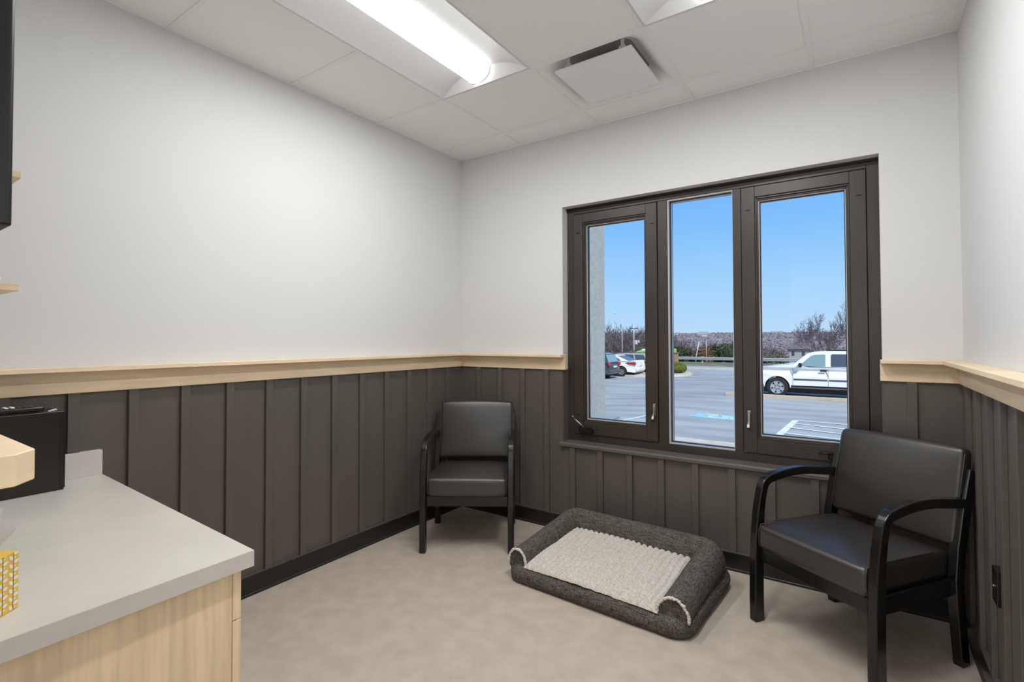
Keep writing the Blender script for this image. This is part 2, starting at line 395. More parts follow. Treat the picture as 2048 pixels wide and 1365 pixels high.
# ------------------------------------------------------------------ ceiling fixtures and diffuser
def fixture(cx, label, power):
    y1, y0 = -(TY+T2)-.012, -(TY+3*T2)+.012; hw = T2/2-.012
    t = empty('ceiling_light', (cx, (y0+y1)/2, H)); tag(t, label, 'ceiling light', 'recessed troffer lights')
    L = (y1-y0)/2; d = .075
    prof = [(-hw, .0)]+[(-hw+(hw-.085)*q, d*math.sin(q*PI/2)**.9) for q in (.05, .12, .22, .35, .5, .65, .8, 1)]
    k = MB()
    for sg in (1, -1):
        pr = [(sg*a, b) for a, b in prof]
        vs = [(a, -L, b) for a, b in pr]+[(a, L, b) for a, b in pr]; n = len(pr)
        k.add(vs, [(i, i+1, n+i+1, n+i) for i in range(n-1)])
    k.add([(-.1, -L, d+.002), (.1, -L, d+.002), (.1, L, d+.002), (-.1, L, d+.002)], [(0, 1, 2, 3)])
    for sg in (-1, 1):                                  # curved end plates
        vs = []
        for a, b in [(-q[0]*-1, q[1]) for q in prof]+[(-q[0], q[1]) for q in prof[::-1]]:
            vs.append((a, sg*(L-.0-.30*b), b+.0006))
        vs2 = [(-hw, sg*L, 0), (hw, sg*L, 0)]
        n = len(prof)
        k.add([(v[0], v[1], v[2]) for v in vs]+[(vs[i][0], sg*L, 0) for i in range(len(vs))], [(i, i+1, len(vs)+i+1, len(vs)+i) for i in range(len(vs)-1)])
    k.box(-hw-.012, -hw, -L, L, -.001, .012); k.box(hw, hw+.012, -L, L, -.001, .012); k.box(-hw-.012, hw+.012, L, L+.012, -.001, .012); k.box(-hw-.012, hw+.012, -L-.012, -L, -.001, .012)
    k.box(-hw-.012, hw+.012, -L-.012, L+.012, d+.01, d+.02)
    k.build('reflector_pan', pan_m, t, smooth=True, auto=35)
    k = MB(); n = 14; pr = [(-.078*math.cos(PI*i/n), .062-.074*math.sin(PI*i/n)**.8) for i in range(n+1)]
    Lh = L-.045
    vs = [(a, -Lh, b) for a, b in pr]+[(a, Lh, b) for a, b in pr]; n1 = n+1
    k.add(vs, [(i, i+1, n1+i+1, n1+i) for i in range(n)])
    k.add(vs, [tuple(range(n1)), tuple(range(n1, 2*n1))])
    k.build('lens', lens_m, t, smooth=True, auto=40)
    for sg in (-1, 1):
        k = MB(); pts = [(a*1.05, sg*(Lh+.002), b-.002) for a, b in pr]; k.tube(pts, .0035, 6); k.build('end_cap', pan_m, t, smooth=True)
    ld = bpy.data.lights.new('tube_light', 'AREA'); ld.shape = 'RECTANGLE'; ld.size = .11; ld.size_y = 2*Lh-.02; ld.energy = power; ld.color = (.985, .99, 1)
    lo = bpy.data.objects.new('tube_light', ld); sc.collection.objects.link(lo); lo.parent = t; lo.location = (0, 0, -.0145)
fixture(TX+T2/2, 'recessed white troffer light left of the square air diffuser, long glowing lens', TUBE*.80)
fixture(TX+2.5*T2, 'recessed white troffer light cut by the top edge, behind right of the air diffuser', TUBE*1.2)
# square air diffuser
t = empty('air_diffuser', (TX+1.5*T2, -(TY+T2/2), H)); tag(t, 'white square plaque air diffuser in the ceiling grid between the two lights', 'air vent')
k = MB(); hw = T2/2-.0115
rings = []
def rsq(h, r, z, n=7):
    pts = []
    for cx_, cy_, a0 in ((h-r, h-r, 0), (-(h-r), h-r, PI/2), (-(h-r), -(h-r), PI), (h-r, -(h-r), 3*PI/2)):
        for i in range(n): a = a0+PI/2*i/(n-1); pts.append((cx_+r*math.cos(a), cy_+r*math.sin(a), z))
    return pts
for h_, r_, z_ in ((hw, .002, .003), (.284, .01, .003), (.274, .04, .006), (.262, .06, .012), (.245, .07, .024), (.225, .07, .042), (.205, .07, .062), (.18, .07, .07)): rings.append(rsq(h_, r_, z_))
nn = len(rings[0]); vs = [p for q in rings for p in q]
k.add(vs, [(a*nn+i, a*nn+(i+1) % nn, (a+1)*nn+(i+1) % nn, (a+1)*nn+i) for a in range(len(rings)-1) for i in range(nn)])
k.build('surround', ceil_m, t, smooth=True, auto=50)
k = MB(); k.box(-.18, .18, -.18, .18, .069, .09); k.build('duct_neck', duct_m, t)
k = MB(); k.box(-.213, .213, -.213, .213, -.012, -.009); k.box(-.210, .210, -.210, .210, -.009, -.001); k.build('plaque', grid_m, t)
for a, b in ((-.15, -.17), (.15, -.17), (-.15, .17), (.15, .17)):
    k = MB(); k.box(a-.008, a+.008, b-.004, b+.004, -.002, .069); k.box(a-.016, a+.016, b-.010, b+.010, .02, .03); k.build('hanger_clip', pan_m, t)

# ------------------------------------------------------------------ counter
CX, CY, CZ = 1.290, -2.358, .755
t = empty('worktop', (.65, -2.65, CZ)); tag(t, 'pale beige laminate worktop with short side splash against the left wall', 'worktop')
WP = [(BT, YB), (BT, -2.305), (CX, CY), (CX+.014, YB)]; k = MB(); k.prism(WP, 2, CZ-.040, CZ-.001, 1); k.prism(WP, 2, CZ-.001, CZ, 0); k.build('worktop_slab', [lam_m, lame_m], t).matrix_parent_inverse = Matrix.Translation((-.65, 2.65, -CZ))
k = MB(); k.box(PT+.001, BT+.014, YB, -2.305, CZ-.0, CZ+.098); o = k.build('side_splash', lame_m, t, bevel=.001, bseg=1); o.matrix_parent_inverse = Matrix.Translation((-.65, 2.65, -CZ))
t = empty('base_cabinet', (.65, -2.66, 0)); tag(t, 'maple veneer base cabinet under the pale worktop, drawer edges facing the window', 'cabinet')
def ch(o, t): o.matrix_parent_inverse = Matrix.Translation(-t.location); return o
k = MB(); k.box(.05, 1.262, YB+.01, -2.399, .10, CZ-.0405); k.box(.05, 1.262, YB+.01, -2.46, 0, .10); ch(k.build('cabinet_body', maple_m, t), t)
for i in range(3):
    xa, xb = .055+i*.4025, .055+(i+1)*.4025-.003
    if i == 2: xb = 1.262
    for (za, zb) in ((.583, .712), (.345, .580), (.105, .342)):
        k = MB(); k.box(xa, xb, -2.397, -2.376, za, zb); o = ch(k.build('drawer', mapleh_m if 0 else maple_m, t, bevel=.001, bseg=1), t)
        k = MB(); k.tube([(xa+.14, -2.376, zb-.035), (xa+.14, -2.352, zb-.035), (xb-.14, -2.352, zb-.035), (xb-.14, -2.376, zb-.035)], .005, 8); hd = k.build('drawer_pull', steel_m, o, smooth=True); hd.matrix_parent_inverse = Matrix.Translation(-t.location)
        hd.matrix_parent_inverse = Matrix.Identity(4)
# black case with remote
t = empty('equipment_case', (.10, -2.69, CZ)); tag(t, 'black metal equipment case standing on the worktop against the left wall', 'computer case')
k = MB(); k.box(.045, .186, -2.90, -2.462, CZ+.001, CZ+.286); ch(k.build('case_shell', blackbox_m, t, bevel=.002), t)
k = MB(); k.box(.050, .181, -2.462, -2.458, CZ+.006, CZ+.281); ch(k.build('front_panel', black_m, t, bevel=.001), t)
k = MB(); k.box(.1862, .1868, -2.475, -2.464, CZ+.01, CZ+.275); ch(k.build('edge_strip', iron_m, t), t)
for q in range(3):
    k = MB(); k.ico((.165-.02*q, -2.50+.012*q, CZ+.2875), .007, 1, 0, sq=(1.3, 1, .5)); ch(k.build('indicator_button', white_m, t, smooth=True), t)
zr = CZ+.2865
t = empty('remote_control', (.135, -2.66, zr)); tag(t, 'black remote control with pale buttons lying on the black case', 'remote control')
k = MB(); k.rbox(.050, .20, .018, .007, 4, T=Matrix.Translation((.150, -2.615, zr+.0125))); ch(k.build('remote_body', black_m, t, smooth=True), t)
for i in range(11):
    for j in range(3):
        k = MB(); big = (i in (4, 5))
        k.rbox(.009, .010, .004 if not big else .006, .0015, 1, T=Matrix.Translation((.135+.0145*j, -2.53-.0165*i, zr+.022))); ch(k.build('button', white_m if big else seam_m, t), t)
# tissue box
t = empty('tissue_box', (0, 0, 0)); tag(t, 'yellow tissue box with cream leaf print and a white tissue, on the worktop', 'tissue box')
s = .058; bh = .114
k = MB(); k.box(-s, s, -s, s, 0, bh, 0)
def leafface(face, u, v, a, L, wd):
    pts = []
    for q in range(10):
        th = 2*PI*q/10; lx = math.cos(th)*L; ly = math.sin(th)*wd
        pu = u+lx*math.cos(a)-ly*math.sin(a); pv = v+lx*math.sin(a)+ly*math.cos(a)
        pu = max(-s, min(s, pu)); pv = max(0, min(bh, pv))
        e_ = s+.0004
        pts.append((e_, pu, pv) if face == 0 else (-e_, pu, pv) if face == 1 else (pu, e_, pv) if face == 2 else (pu, -e_, pv))
    k.add(pts, [tuple(range(10))], 1)
for face in range(4):
    for c_ in range(5):
        u = -s+.0116+c_*.0232
        for r_ in range(8):
            v = .004+r_*.0165+(.004 if c_ % 2 else 0)
            leafface(face, u-.0055, v+.002, 2.2, .0060, .0033); leafface(face, u+.0055, v+.009, .2, .0055, .0036); leafface(face, u+.003, v+.001, 1.0, .0026, .0016)
    for c_ in range(5):
        u = -s+.0116+c_*.0232
        e_ = s+.0003
        P = [(u-.0004, 0), (u+.0004, 0), (u+.0004, bh), (u-.0004, bh)]
        k.add([(e_, a, b) if face == 0 else (-e_, a, b) if face == 1 else (a, e_, b) if face == 2 else (a, -e_, b) for a, b in P], [(0, 1, 2, 3)], 2)
bo = k.build('box', [yellow_m, cream_m, seam_m], t)
k = MB(); n = 18; vs = []
for i in range(n):
    for j in range(9):
        a = 2*PI*i/n; q = j/8
        r_ = (.010+.050*q)*(1+.28*math.sin(3*a+q*2)+.12*math.sin(7*a)); vs.append((.012+r_*math.cos(a)*1.0, .014+r_*math.sin(a)*.75, bh-.004+.085*q*(1-.25*math.sin(2*a+1))-.03*max(0, q-.7)*math.sin(5*a)))
k.add(vs, [(i*9+j, ((i+1) % n)*9+j, ((i+1) % n)*9+j+1, i*9+j+1) for i in range(n) for j in range(8)])
k.build('tissue', tissue_m, t, smooth=True)
t.location = (1.157, -2.858, CZ+.001); t.rotation_euler[2] = math.radians(38.9)
TB = t
# TV on the back wall, seen edge on
t = empty('wall_television', (1.0, YB, 1.75)); tag(t, 'dark wall-mounted television seen edge-on at the left frame edge, top left', 'television')
tvx = 1.40; z0, z1 = 1.49, 2.12
k = MB(); k.rbox(1.05, .030, z1-z0, .006, 3, T=Matrix.Translation((tvx-.525, -2.853, (z0+z1)/2))); ch(k.build('tv_bezel', black_m, t, smooth=True, auto=40), t)
k = MB(); k.box(tvx-1.03, tvx-.02, -2.838, -2.8365, z0+.02, z1-.015); ch(k.build('tv_screen', screen_m, t), t)
k = MB(); k.rbox(.90, .05, z1-z0-.14, .015, 3, T=Matrix.Translation((tvx-.49, -2.890, (z0+z1)/2))); ch(k.build('tv_rear_housing', blackbox_m, t, smooth=True), t)
k = MB(); k.box(tvx-.6, tvx-.3, YB, -2.912, 1.65, 1.95); ch(k.build('wall_bracket', iron_m, t), t)
# shelves
def shelf(z, label, x1=.80, yf=-2.709, th=.018):
    o = MB(); o.box(.14, x1, YB+.001, yf, z-th, z)
    s_ = o.build('wall_shelf', mapleh_m, None, bevel=.001, bseg=1)
    for xx in (x1-.06, .26):
        b = MB(); b.prism([(YB, z-th), (YB+.20, z-th), (YB+.20, z-th-.006), (YB+.05, z-th-.03), (YB+.012, z-th-.14), (YB, z-th-.14)], 0, xx-.006, xx+.006); b.build('shelf_bracket', white_m, s_)
    return tag(s_, label, 'shelf', 'maple wall shelves')
shelf(1.444, 'short maple shelf low on the back wall, carrying a white tray')
shelf(1.600, 'short maple shelf whose end shows just under the television', x1=.79, yf=-2.742)
shelf(1.736, 'short maple shelf whose end shows right of the television, topmost shelf')
k = MB(); k.rbox(.30, .19, .024, .010, 4, T=Matrix.Translation((.64, -2.836, 1.4565))); tag(k.build('plastic_tray', white_m, smooth=True), 'white rounded plastic tray on the lowest maple shelf', 'tray')
# wall outlet on the right wall
t = empty('wall_outlet', (W-BT, -.735, .4625)); tag(t, 'black duplex wall outlet on the brown batten of the right wall', 'electrical outlet')
k = MB(); k.box(-.006, .016, -.036, .036, -.058, .058); k.build('cover_plate', black_m, t, bevel=.002)
for zz in (-.022, .022):
    k = MB(); k.box(-.009, -.006, -.016, .016, zz-.014, zz+.014); k.build('socket', iron_m, t, bevel=.001)
k = MB(); k.ico((-.008, 0, 0), .004, 1, 0); k.build('screw', steel_m, t)

# ------------------------------------------------------------------ chairs (front faces local -Y)
def ribbon(k, pts, ws, u0, u1):                 # swept slat in the v-z plane
    n = len(pts); L = []; R_ = []
    for i in range(n):
        a = Vector(pts[max(0, i-1)]); b = Vector(pts[min(n-1, i+1)]); d = (b-a).normalized(); nn_ = Vector((-d.y, d.x))
        p = Vector(pts[i]); L.append(p+nn_*ws[i]); R_.append(p-nn_*ws[i])
    vs = []
    for i in range(n): vs += [(u0, *L[i]), (u1, *L[i]), (u1, *R_[i]), (u0, *R_[i])]
    fs = []
    for i in range(n-1):
        for j in range(4): fs.append((i*4+j, i*4+(j+1) % 4, (i+1)*4+(j+1) % 4, (i+1)*4+j))
    fs += [(3, 2, 1, 0), (4*n-4, 4*n-3, 4*n-2, 4*n-1)]
    k.add(vs, fs)
def bez(p0, p1, p2, n): return [((1-t_)**2*p0[0]+2*t_*(1-t_)*p1[0]+t_*t_*p2[0], (1-t_)**2*p0[1]+2*t_*(1-t_)*p1[1]+t_*t_*p2[1]) for t_ in [i/n for i in range(n+1)]]
def make_chair():
    t = empty('guest_armchair')
    for sg in (-1, 1):
        u0, u1 = (sg*.250, sg*.288) if sg > 0 else (-.288, -.250)
        k = MB(); ribbon(k, [(-.235, 0), (-.236, .10), (-.234, .28), (-.228, .40), (-.218, .50), (-.207, .56)], [.027, .027, .026, .024, .021, .019], u0, u1)
        k.build('leg', wood_m, t, bevel=.006, bseg=3)
        k = MB(); pts = [(-.2175, .50), (-.207, .56), (-.199, .59)]+bez((-.196, .602), (-.186, .636), (-.150, .645), 6)+bez((-.14, .647), (-.02, .672), (.10, .660), 6)[1:]+[(.16, .652), (.27, .640)]
        n = len(pts); ribbon(k, pts, [.019+.0*i for i in range(n)], u0, u1); k.build('armrest', wood_m, t, bevel=.006, bseg=3)
        k = MB(); a0, a1 = (sg*.246, sg*.284) if sg > 0 else (-.284, -.246)
        ribbon(k, [(.262, 0), (.240, .20), (.232, .34), (.250, .46), (.290, .62), (.330, .765)], [.023, .024, .025, .026, .026, .020], a0, a1)
        k.build('leg', wood_m, t, bevel=.005, bseg=2)
        k = MB(); k.box(sg*.250-.012, sg*.250+.012, -.212, .215, .275, .345); k.build('side_rail', wood_m, t, bevel=.003)
    k = MB(); k.box(-.250, .250, -.232, -.206, .276, .338); k.build('front_rail', wood_m, t, bevel=.003)
    k = MB(); k.box(-.246, .246, .210, .236, .276, .345); k.build('rear_rail', wood_m, t, bevel=.003)
    def sf(q, hh):
        x, y, z = q; a, b = x/hh[0], y/hh[1]
        w_ = max(0, min(1, (z/hh[2]+.6)/1.6)); z += w_*(.016*(1-a*a)*(1-b*b)-.010*max(0, -b-.5)**1.5*2-.010*(b+1)/2)
        return (x*(1+.0*b), y-.006*(1-a*a)*(1 if y < 0 else 0), z)
    k = MB(); k.rbox(.492, .490, .118, .024, 12, sf, Matrix.Translation((0, -.007, .397))); k.build('seat', leather_m, t, smooth=True)
    for sg in (-1, 1):
        k = MB(); k.tube([(sg*.243, -.238, .345), (sg*.243, -.245, .36), (sg*.242, -.248, .42), (sg*.240, -.238, .447), (sg*.238, -.20, .4545), (sg*.238, .15, .449)], .0018, 6)
        k.build('seat_seam', seam_m, t, smooth=True)
    def bf(q, hh):
        x, y, z = q; a, b = x/hh[0], z/hh[2]
        if y < 0: y -= .020*(1-a*a)*(1-b*b)+.006*(1-a*a)*max(0, -b)
        z += .010*(1-a*a)*max(0, b)
        x *= 1-.012*max(0, b)**2
        return (x, y, z)
    Tm = Matrix.Translation((.009, .296, .655)) @ Matrix.Rotation(math.radians(-12), 4, 'X')
    k = MB(); k.rbox(.526, .062, .392, .022, 12, bf, Tm); bk = k.build('backrest', leather_m, t, smooth=True)
    for sg in (-1, 1):
        k = MB(); k.tube([Tm @ Vector((sg*.257, -.022, -.175)), Tm @ Vector((sg*.2572, -.029, 0)), Tm @ Vector((sg*.2565, -.022, .170)), Tm @ Vector((sg*.254, -.005, .190))], .0022, 6)
        k.build('backrest_seam', seam_m, t, smooth=True)
    return t
c1 = make_chair(); c1.location = (.476, -.470, 0); c1.rotation_euler[2] = math.radians(32.7)
tag(c1, 'black upholstered armchair in the corner by the left wall, behind the dog bed', 'chair', 'black guest armchairs')
c2 = copy_tree(c1); c2.location = (2.540, -.450, 0); c2.rotation_euler[2] = math.radians(-35)
tag(c2, 'black upholstered armchair in the right corner, its back against the right wall, window behind', 'chair', 'black guest armchairs')

# ------------------------------------------------------------------ dog bed
t = empty('dog_bed', (1.507, -.497, 0), math.radians(-3.5)); tag(t, 'charcoal heather dog bed with bolster sides and cream ribbed fleece, on the floor', 'dog bed')
DBW, DBD = .997, .705
def basef(q, hh):
    x, y, z = q; b = y/hh[1]
    k_ = 1+.014*math.sin(5*x+1)*(1 if abs(y) > .2 else 0)
    if z > 0: z += .016*(b+1)/2
    s_ = 1+.02*(1-(z/.05)**2) if abs(z) < .05 else 1
    return (x*s_, y*s_*k_+.012*math.sin(7*x)*(1 if y < -.2 else 0)*.3, z)
# rounded-plan base: prism with rounded corners and bulging sides
k = MB(); rings = []
for z_, ins in ((.000, .030), (.004, .014), (.015, .003), (.04, -.004), (.06, -.002), (.075, .006), (.088, .020), (.094, .040), (.096, .09)):
    h1, h2, r_ = DBW/2-ins, DBD/2-ins, max(.02, .095-ins)
    pts = []
    for cx_, cy_, a0 in ((h1-r_, h2-r_, 0), (-(h1-r_), h2-r_, PI/2), (-(h1-r_), -(h2-r_), PI), (h1-r_, -(h2-r_), 3*PI/2)):
        for i in range(9):
            a = a0+PI/2*i/8; pts.append((cx_+r_*math.cos(a), cy_+r_*math.sin(a)))
    # densify straight edges
    dn = []
    for i in range(len(pts)):
        a, b = Vector(pts[i]), Vector(pts[(i+1) % len(pts)]); m_ = 16 if (b-a).length > .2 else 1
        for j in range(m_): dn.append(a.lerp(b, j/m_))
    out = []
    for p in dn:
        wob = .005*noise.noise(Vector((p.x*7, p.y*7, z_*25)))
        zz = z_*(1+.15*(p.y/.35)*.5) + (.004*noise.noise(Vector((p.x*5, p.y*5, 3))) if z_ > .05 else 0)
        out.append((p.x*(1+wob*2), p.y*(1+wob*2), max(0, zz)))
    rings.append(out)
nn = len(rings[0]); vs = [p for q in rings for p in q]
k.add(vs, [(a*nn+i, a*nn+(i+1) % nn, (a+1)*nn+(i+1) % nn, (a+1)*nn+i) for a in range(len(rings)-1) for i in range(nn)]+[tuple(range(nn))[::-1], tuple(range((len(rings)-1)*nn, len(rings)*nn))])
k.build('base_cushion', fabric_m, t, smooth=True, auto=70)
# bolster: D section swept round three sides, higher at the back
k = MB(); path = []
xL, xR, yF, yK = -.432, .418, -.318, .262; rc = .055
path += [(xL, yF+(yK-rc-yF)*i/12) for i in range(13)]
path += [(xL+rc-rc*math.cos(a), yK-rc+rc*math.sin(a)) for a in [PI/2*i/6 for i in range(1, 7)]]
path += [(xL+rc+(xR-xL-2*rc)*i/20, yK) for i in range(1, 20)]
path += [(xR-rc+rc*math.sin(a), yK-rc+rc*math.cos(a)) for a in [PI/2*i/6 for i in range(0, 7)]]
path += [(xR, yK-rc-(yK-rc-yF)*i/12) for i in range(1, 13)]
nS = 22; vs = []; ends = []
for i, (x, y) in enumerate(path):
    a = Vector(path[max(0, i-1)]); b = Vector(path[min(len(path)-1, i+1)]); d = (b-a).normalized(); side = Vector((d.y, -d.x))
    q = (y-yF)/(yK-yF); right = x > 0
    rw = (.058 if not right else .072)+(.003 if q > .5 else 0); rh = .078+.022*q; zc = .088+.052*q
    corner = 1-.10*math.exp(-((abs(x)-.40)**2+(y-.235)**2)/.0008)
    ring_ = []
    for j in range(nS):
        th = 2*PI*j/nS; cx_ = math.cos(th); sz = math.sin(th)
        sz2 = sz if sz > 0 else sz*.55
        wob = 1+.035*noise.noise(Vector((x*6+j*.2, y*6, th)))
        ring_.append((x+side.x*cx_*rw*wob, y+side.y*cx_*rw*wob, (zc+sz2*rh*wob)*1.0 if sz > 0 else zc+sz2*rh))
    vs += ring_; ends.append(ring_)
nP = len(path)
k.add(vs, [(i*nS+j, i*nS+(j+1) % nS, (i+1)*nS+(j+1) % nS, (i+1)*nS+j) for i in range(nP-1) for j in range(nS)]+[tuple(range(nS)), tuple(range((nP-1)*nS, nP*nS))[::-1]])
k.build('bolster', fabric_m, t, smooth=True, auto=70)
for en in (ends[0], ends[-1]):
    k = MB(); pts = [en[j] for j in range(-1, nS//2+2)]; rnd = random.Random(3)
    P = [Vector(p) for p in pts]
    for i in range(len(P)-1):
        for q in (0, .33, .66):
            c_ = P[i].lerp(P[i+1], q); k.ico((c_.x+rnd.uniform(-.002, .002), c_.y-.003, c_.z+rnd.uniform(-.002, .002)), .0075*rnd.uniform(.85, 1.15), 1, .3, seed=i)
    k.build('fleece_trim', fleecet_m, t, smooth=True)
k = MB(); nx, ny = 230, 170; vs = []
x0, x1, y0, y1 = -.385, .352, -.335, .215
rnd = random.Random(5)
for j in range(ny+1):
    for i in range(nx+1):
        u, v = i/nx, j/ny; x = x0+(x1-x0)*u; y = y0+(y1-y0)*v
        rib = abs(math.sin(PI*(x+.012*math.sin(y*9))/.034)); bead = .5+.5*math.sin(2*PI*y/.0105+PI*(int((x+1)/.015) % 2))
        e_ = min(u, 1-u, v, 1-v); ed = min(1, e_/.035); pile = noise.noise(Vector((x*60, y*60, 1)))
        z = .086+.046*v*.9+.012*math.sin(PI*u)*.5+.008*math.sin(PI*v)+ed**.5*(.010+.011*rib+.0028*bead)+.002*pile+.004*noise.noise(Vector((x*9, y*9, 2)))
        vs.append((x, y+.006*noise.noise(Vector((x*30, 0, 0)))*(1-v), z))
k.add(vs, [(j*(nx+1)+i, j*(nx+1)+i+1, (j+1)*(nx+1)+i+1, (j+1)*(nx+1)+i) for j in range(ny) for i in range(nx)])
k.build('fleece_sleeping_mat', fleece_m, t, smooth=True)

# ================================================================== OUTDOORS
G = -1.24
def sm(q): q = max(0, min(1, q)); return q*q*(3-2*q)
def gl(x, y): return -1.24+.19*sm((x+7)/4.5)*(1-sm((y-30)/11))
def gz(x, y):
    if y < 56: return gl(x, y)
    if y < 180: return G-6.5*((y-56)/124)**.8
    q = min(1, (y-180)/420); s_ = q*q*(3-2*q)
    rid = 7.7+2.2*noise.noise(Vector((x*.006, 3, 0)))+.9*noise.noise(Vector((x*.03, 9, 0)))
    return G-6.5+(rid-(G-6.5))*s_
lot = MB(); gx = [-70, -40, -20, -12, -9, -7]+[-7+.5*i for i in range(1, 11)]+[0, 5, 15, 60]; gyy = [.3, 5, 9, 12, 15, 20, 25, 30]+[30+1.15*i for i in range(1, 11)]
lot.add([(x, y, gl(x, y)) for y in gyy for x in gx], [(j*len(gx)+i, j*len(gx)+i+1, (j+1)*len(gx)+i+1, (j+1)*len(gx)+i) for j in range(len(gyy)-1) for i in range(len(gx)-1)])
lot.box(-70, 60, .3, 41.5, G-.6, G-.1); lot.box(-140, 90, 42.2, 47, G-.3, G-.02)
park = lot.build('parking_lot', asphalt_m); S(park)
k = MB(); k.box(-3.0, 60, TH+.01, 8.95, G, -1.05+.03); k.box(-3.0, 60, 8.95, 9.10, G, -1.05+.02); S(k.build('sidewalk', conc_m))
k = MB(); k.box(-70, 60, 41.5, 42.2, G-.3, G+.08); tag(k.build('road_kerb', conc_m), kind='structure')
def line(a, b, wd, m_=paint_m, z=.006):
    a, b = Vector(a), Vector(b); d = (b-a).normalized(); n_ = Vector((-d.y, d.x))*wd/2
    k_ = MB(); k_.add([(p_.x, p_.y, gl(p_.x, p_.y)+z) for p_ in (a+n_, b+n_, b-n_, a-n_)], [(0, 1, 2, 3)]); return k_.build('painted_line', m_, park)
line((1.12, 13.50), (.93, 9.2), .16)
for (a, b) in (((1.09, 13.46), (4.6, 13.30)), ((1.10, 12.88), (4.6, 12.0)), ((1.06, 12.08), (4.6, 11.1)), ((1.02, 11.12), (4.6, 10.5))): line(a, b, .12, z=.012)
line((-3.25, 9.8), (-2.45, 13.9), .09)
line((-5.6, 13.7), (-1.7, 13.55), .05, z=.007)
k = MB(); k.add([(x, y, gl(x, y)+.006) for x, y in ((-1.72, 12.65), (-1.55, 13.5), (-.30, 13.5), (-.35, 12.5))], [(0, 1, 2, 3)]); k.build('blue_bay_patch', blue_m, park)
k = MB(); SC = Matrix.Diagonal((.9, .9)); SO = Vector((.15, -.35))
def SP(p): p = Vector(p); p = Vector((p.x*.88, p.y*.92-.30)); return (p.x, p.y, gl(p.x, p.y)+.010)
def stroke(pts, wd):
    P = [Vector(p) for p in pts]
    for a, b in zip(P[:-1], P[1:]):
        d = (b-a).normalized(); n_ = Vector((-d.y, d.x))*wd/2; k.add([SP(a+n_), SP(b+n_), SP(b-n_), SP(a-n_)], [(0, 1, 2, 3)])
stroke([(-.95+.33*math.cos(a), 14.40+.27*math.sin(a)) for a in [PI*.55+i*PI*1.4/12 for i in range(13)]], .12)
stroke([(-1.35, 14.85), (-1.0, 14.75), (-.95, 14.5), (-.65, 14.45), (-.5, 14.2)], .12); stroke([(-1.0, 14.65), (-.7, 14.68)], .10)
k.add([SP((-1.42+.09*math.cos(a), 14.88+.09*math.sin(a))) for a in [2*PI*i/10 for i in range(10)]], [tuple(range(10))])
k.build('wheelchair_symbol', paint_m, park)
# terrain beyond the road
k = MB(); nx, ny = 110, 70; vs = []
for j in range(ny+1):
    y = 46.9+(950-46.9)*(j/ny)**2.0
    for i in range(nx+1):
        x = (-1+2*i/nx)*(70+y*1.05)-y*.15; vs.append((x, y, gz(x, y)-.03+(.9*noise.noise(Vector((x*.05, y*.05, 0))) if y > 120 else 0)))
mi = []
k.add(vs, [(j*(nx+1)+i, j*(nx+1)+i+1, (j+1)*(nx+1)+i+1, (j+1)*(nx+1)+i) for j in range(ny) for i in range(nx)])
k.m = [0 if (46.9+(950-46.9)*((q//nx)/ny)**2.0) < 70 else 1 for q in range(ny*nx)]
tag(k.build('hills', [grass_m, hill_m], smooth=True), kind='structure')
# traffic island under the white car
k = MB(); k.prism([(-1.95, 19.26), (12, 19.5), (12, 19.66), (-1.95, 19.42)], 2, G, -1.05+.13); S(k.build('curb', curb_m, bevel=.03))
k = MB(); k.prism([(-1.8, 19.43), (12, 19.66), (12, 19.72), (-1.8, 19.60)], 2, G, -1.05+.09); S(k.build('gravel_strip', gravel_m))
# stucco pier and grey cabinet beside it
k = MB(); k.box(-4.8, -3.92, 11.02, 11.60, G, 7); tag(k.build('stucco_pier', stucco_m), 'tall grey stucco pier outside the left casement', 'pillar')
k = MB(); k.box(-3.9, -2.90, 9.27, 10.27, G, -.865); k.box(-3.93, -2.88, 9.25, 10.30, -.865, -.85); tag(k.build('utility_cabinet', acgrey_m, bevel=.01), 'low grey metal utility cabinet at the foot of the stucco pier', 'utility box')
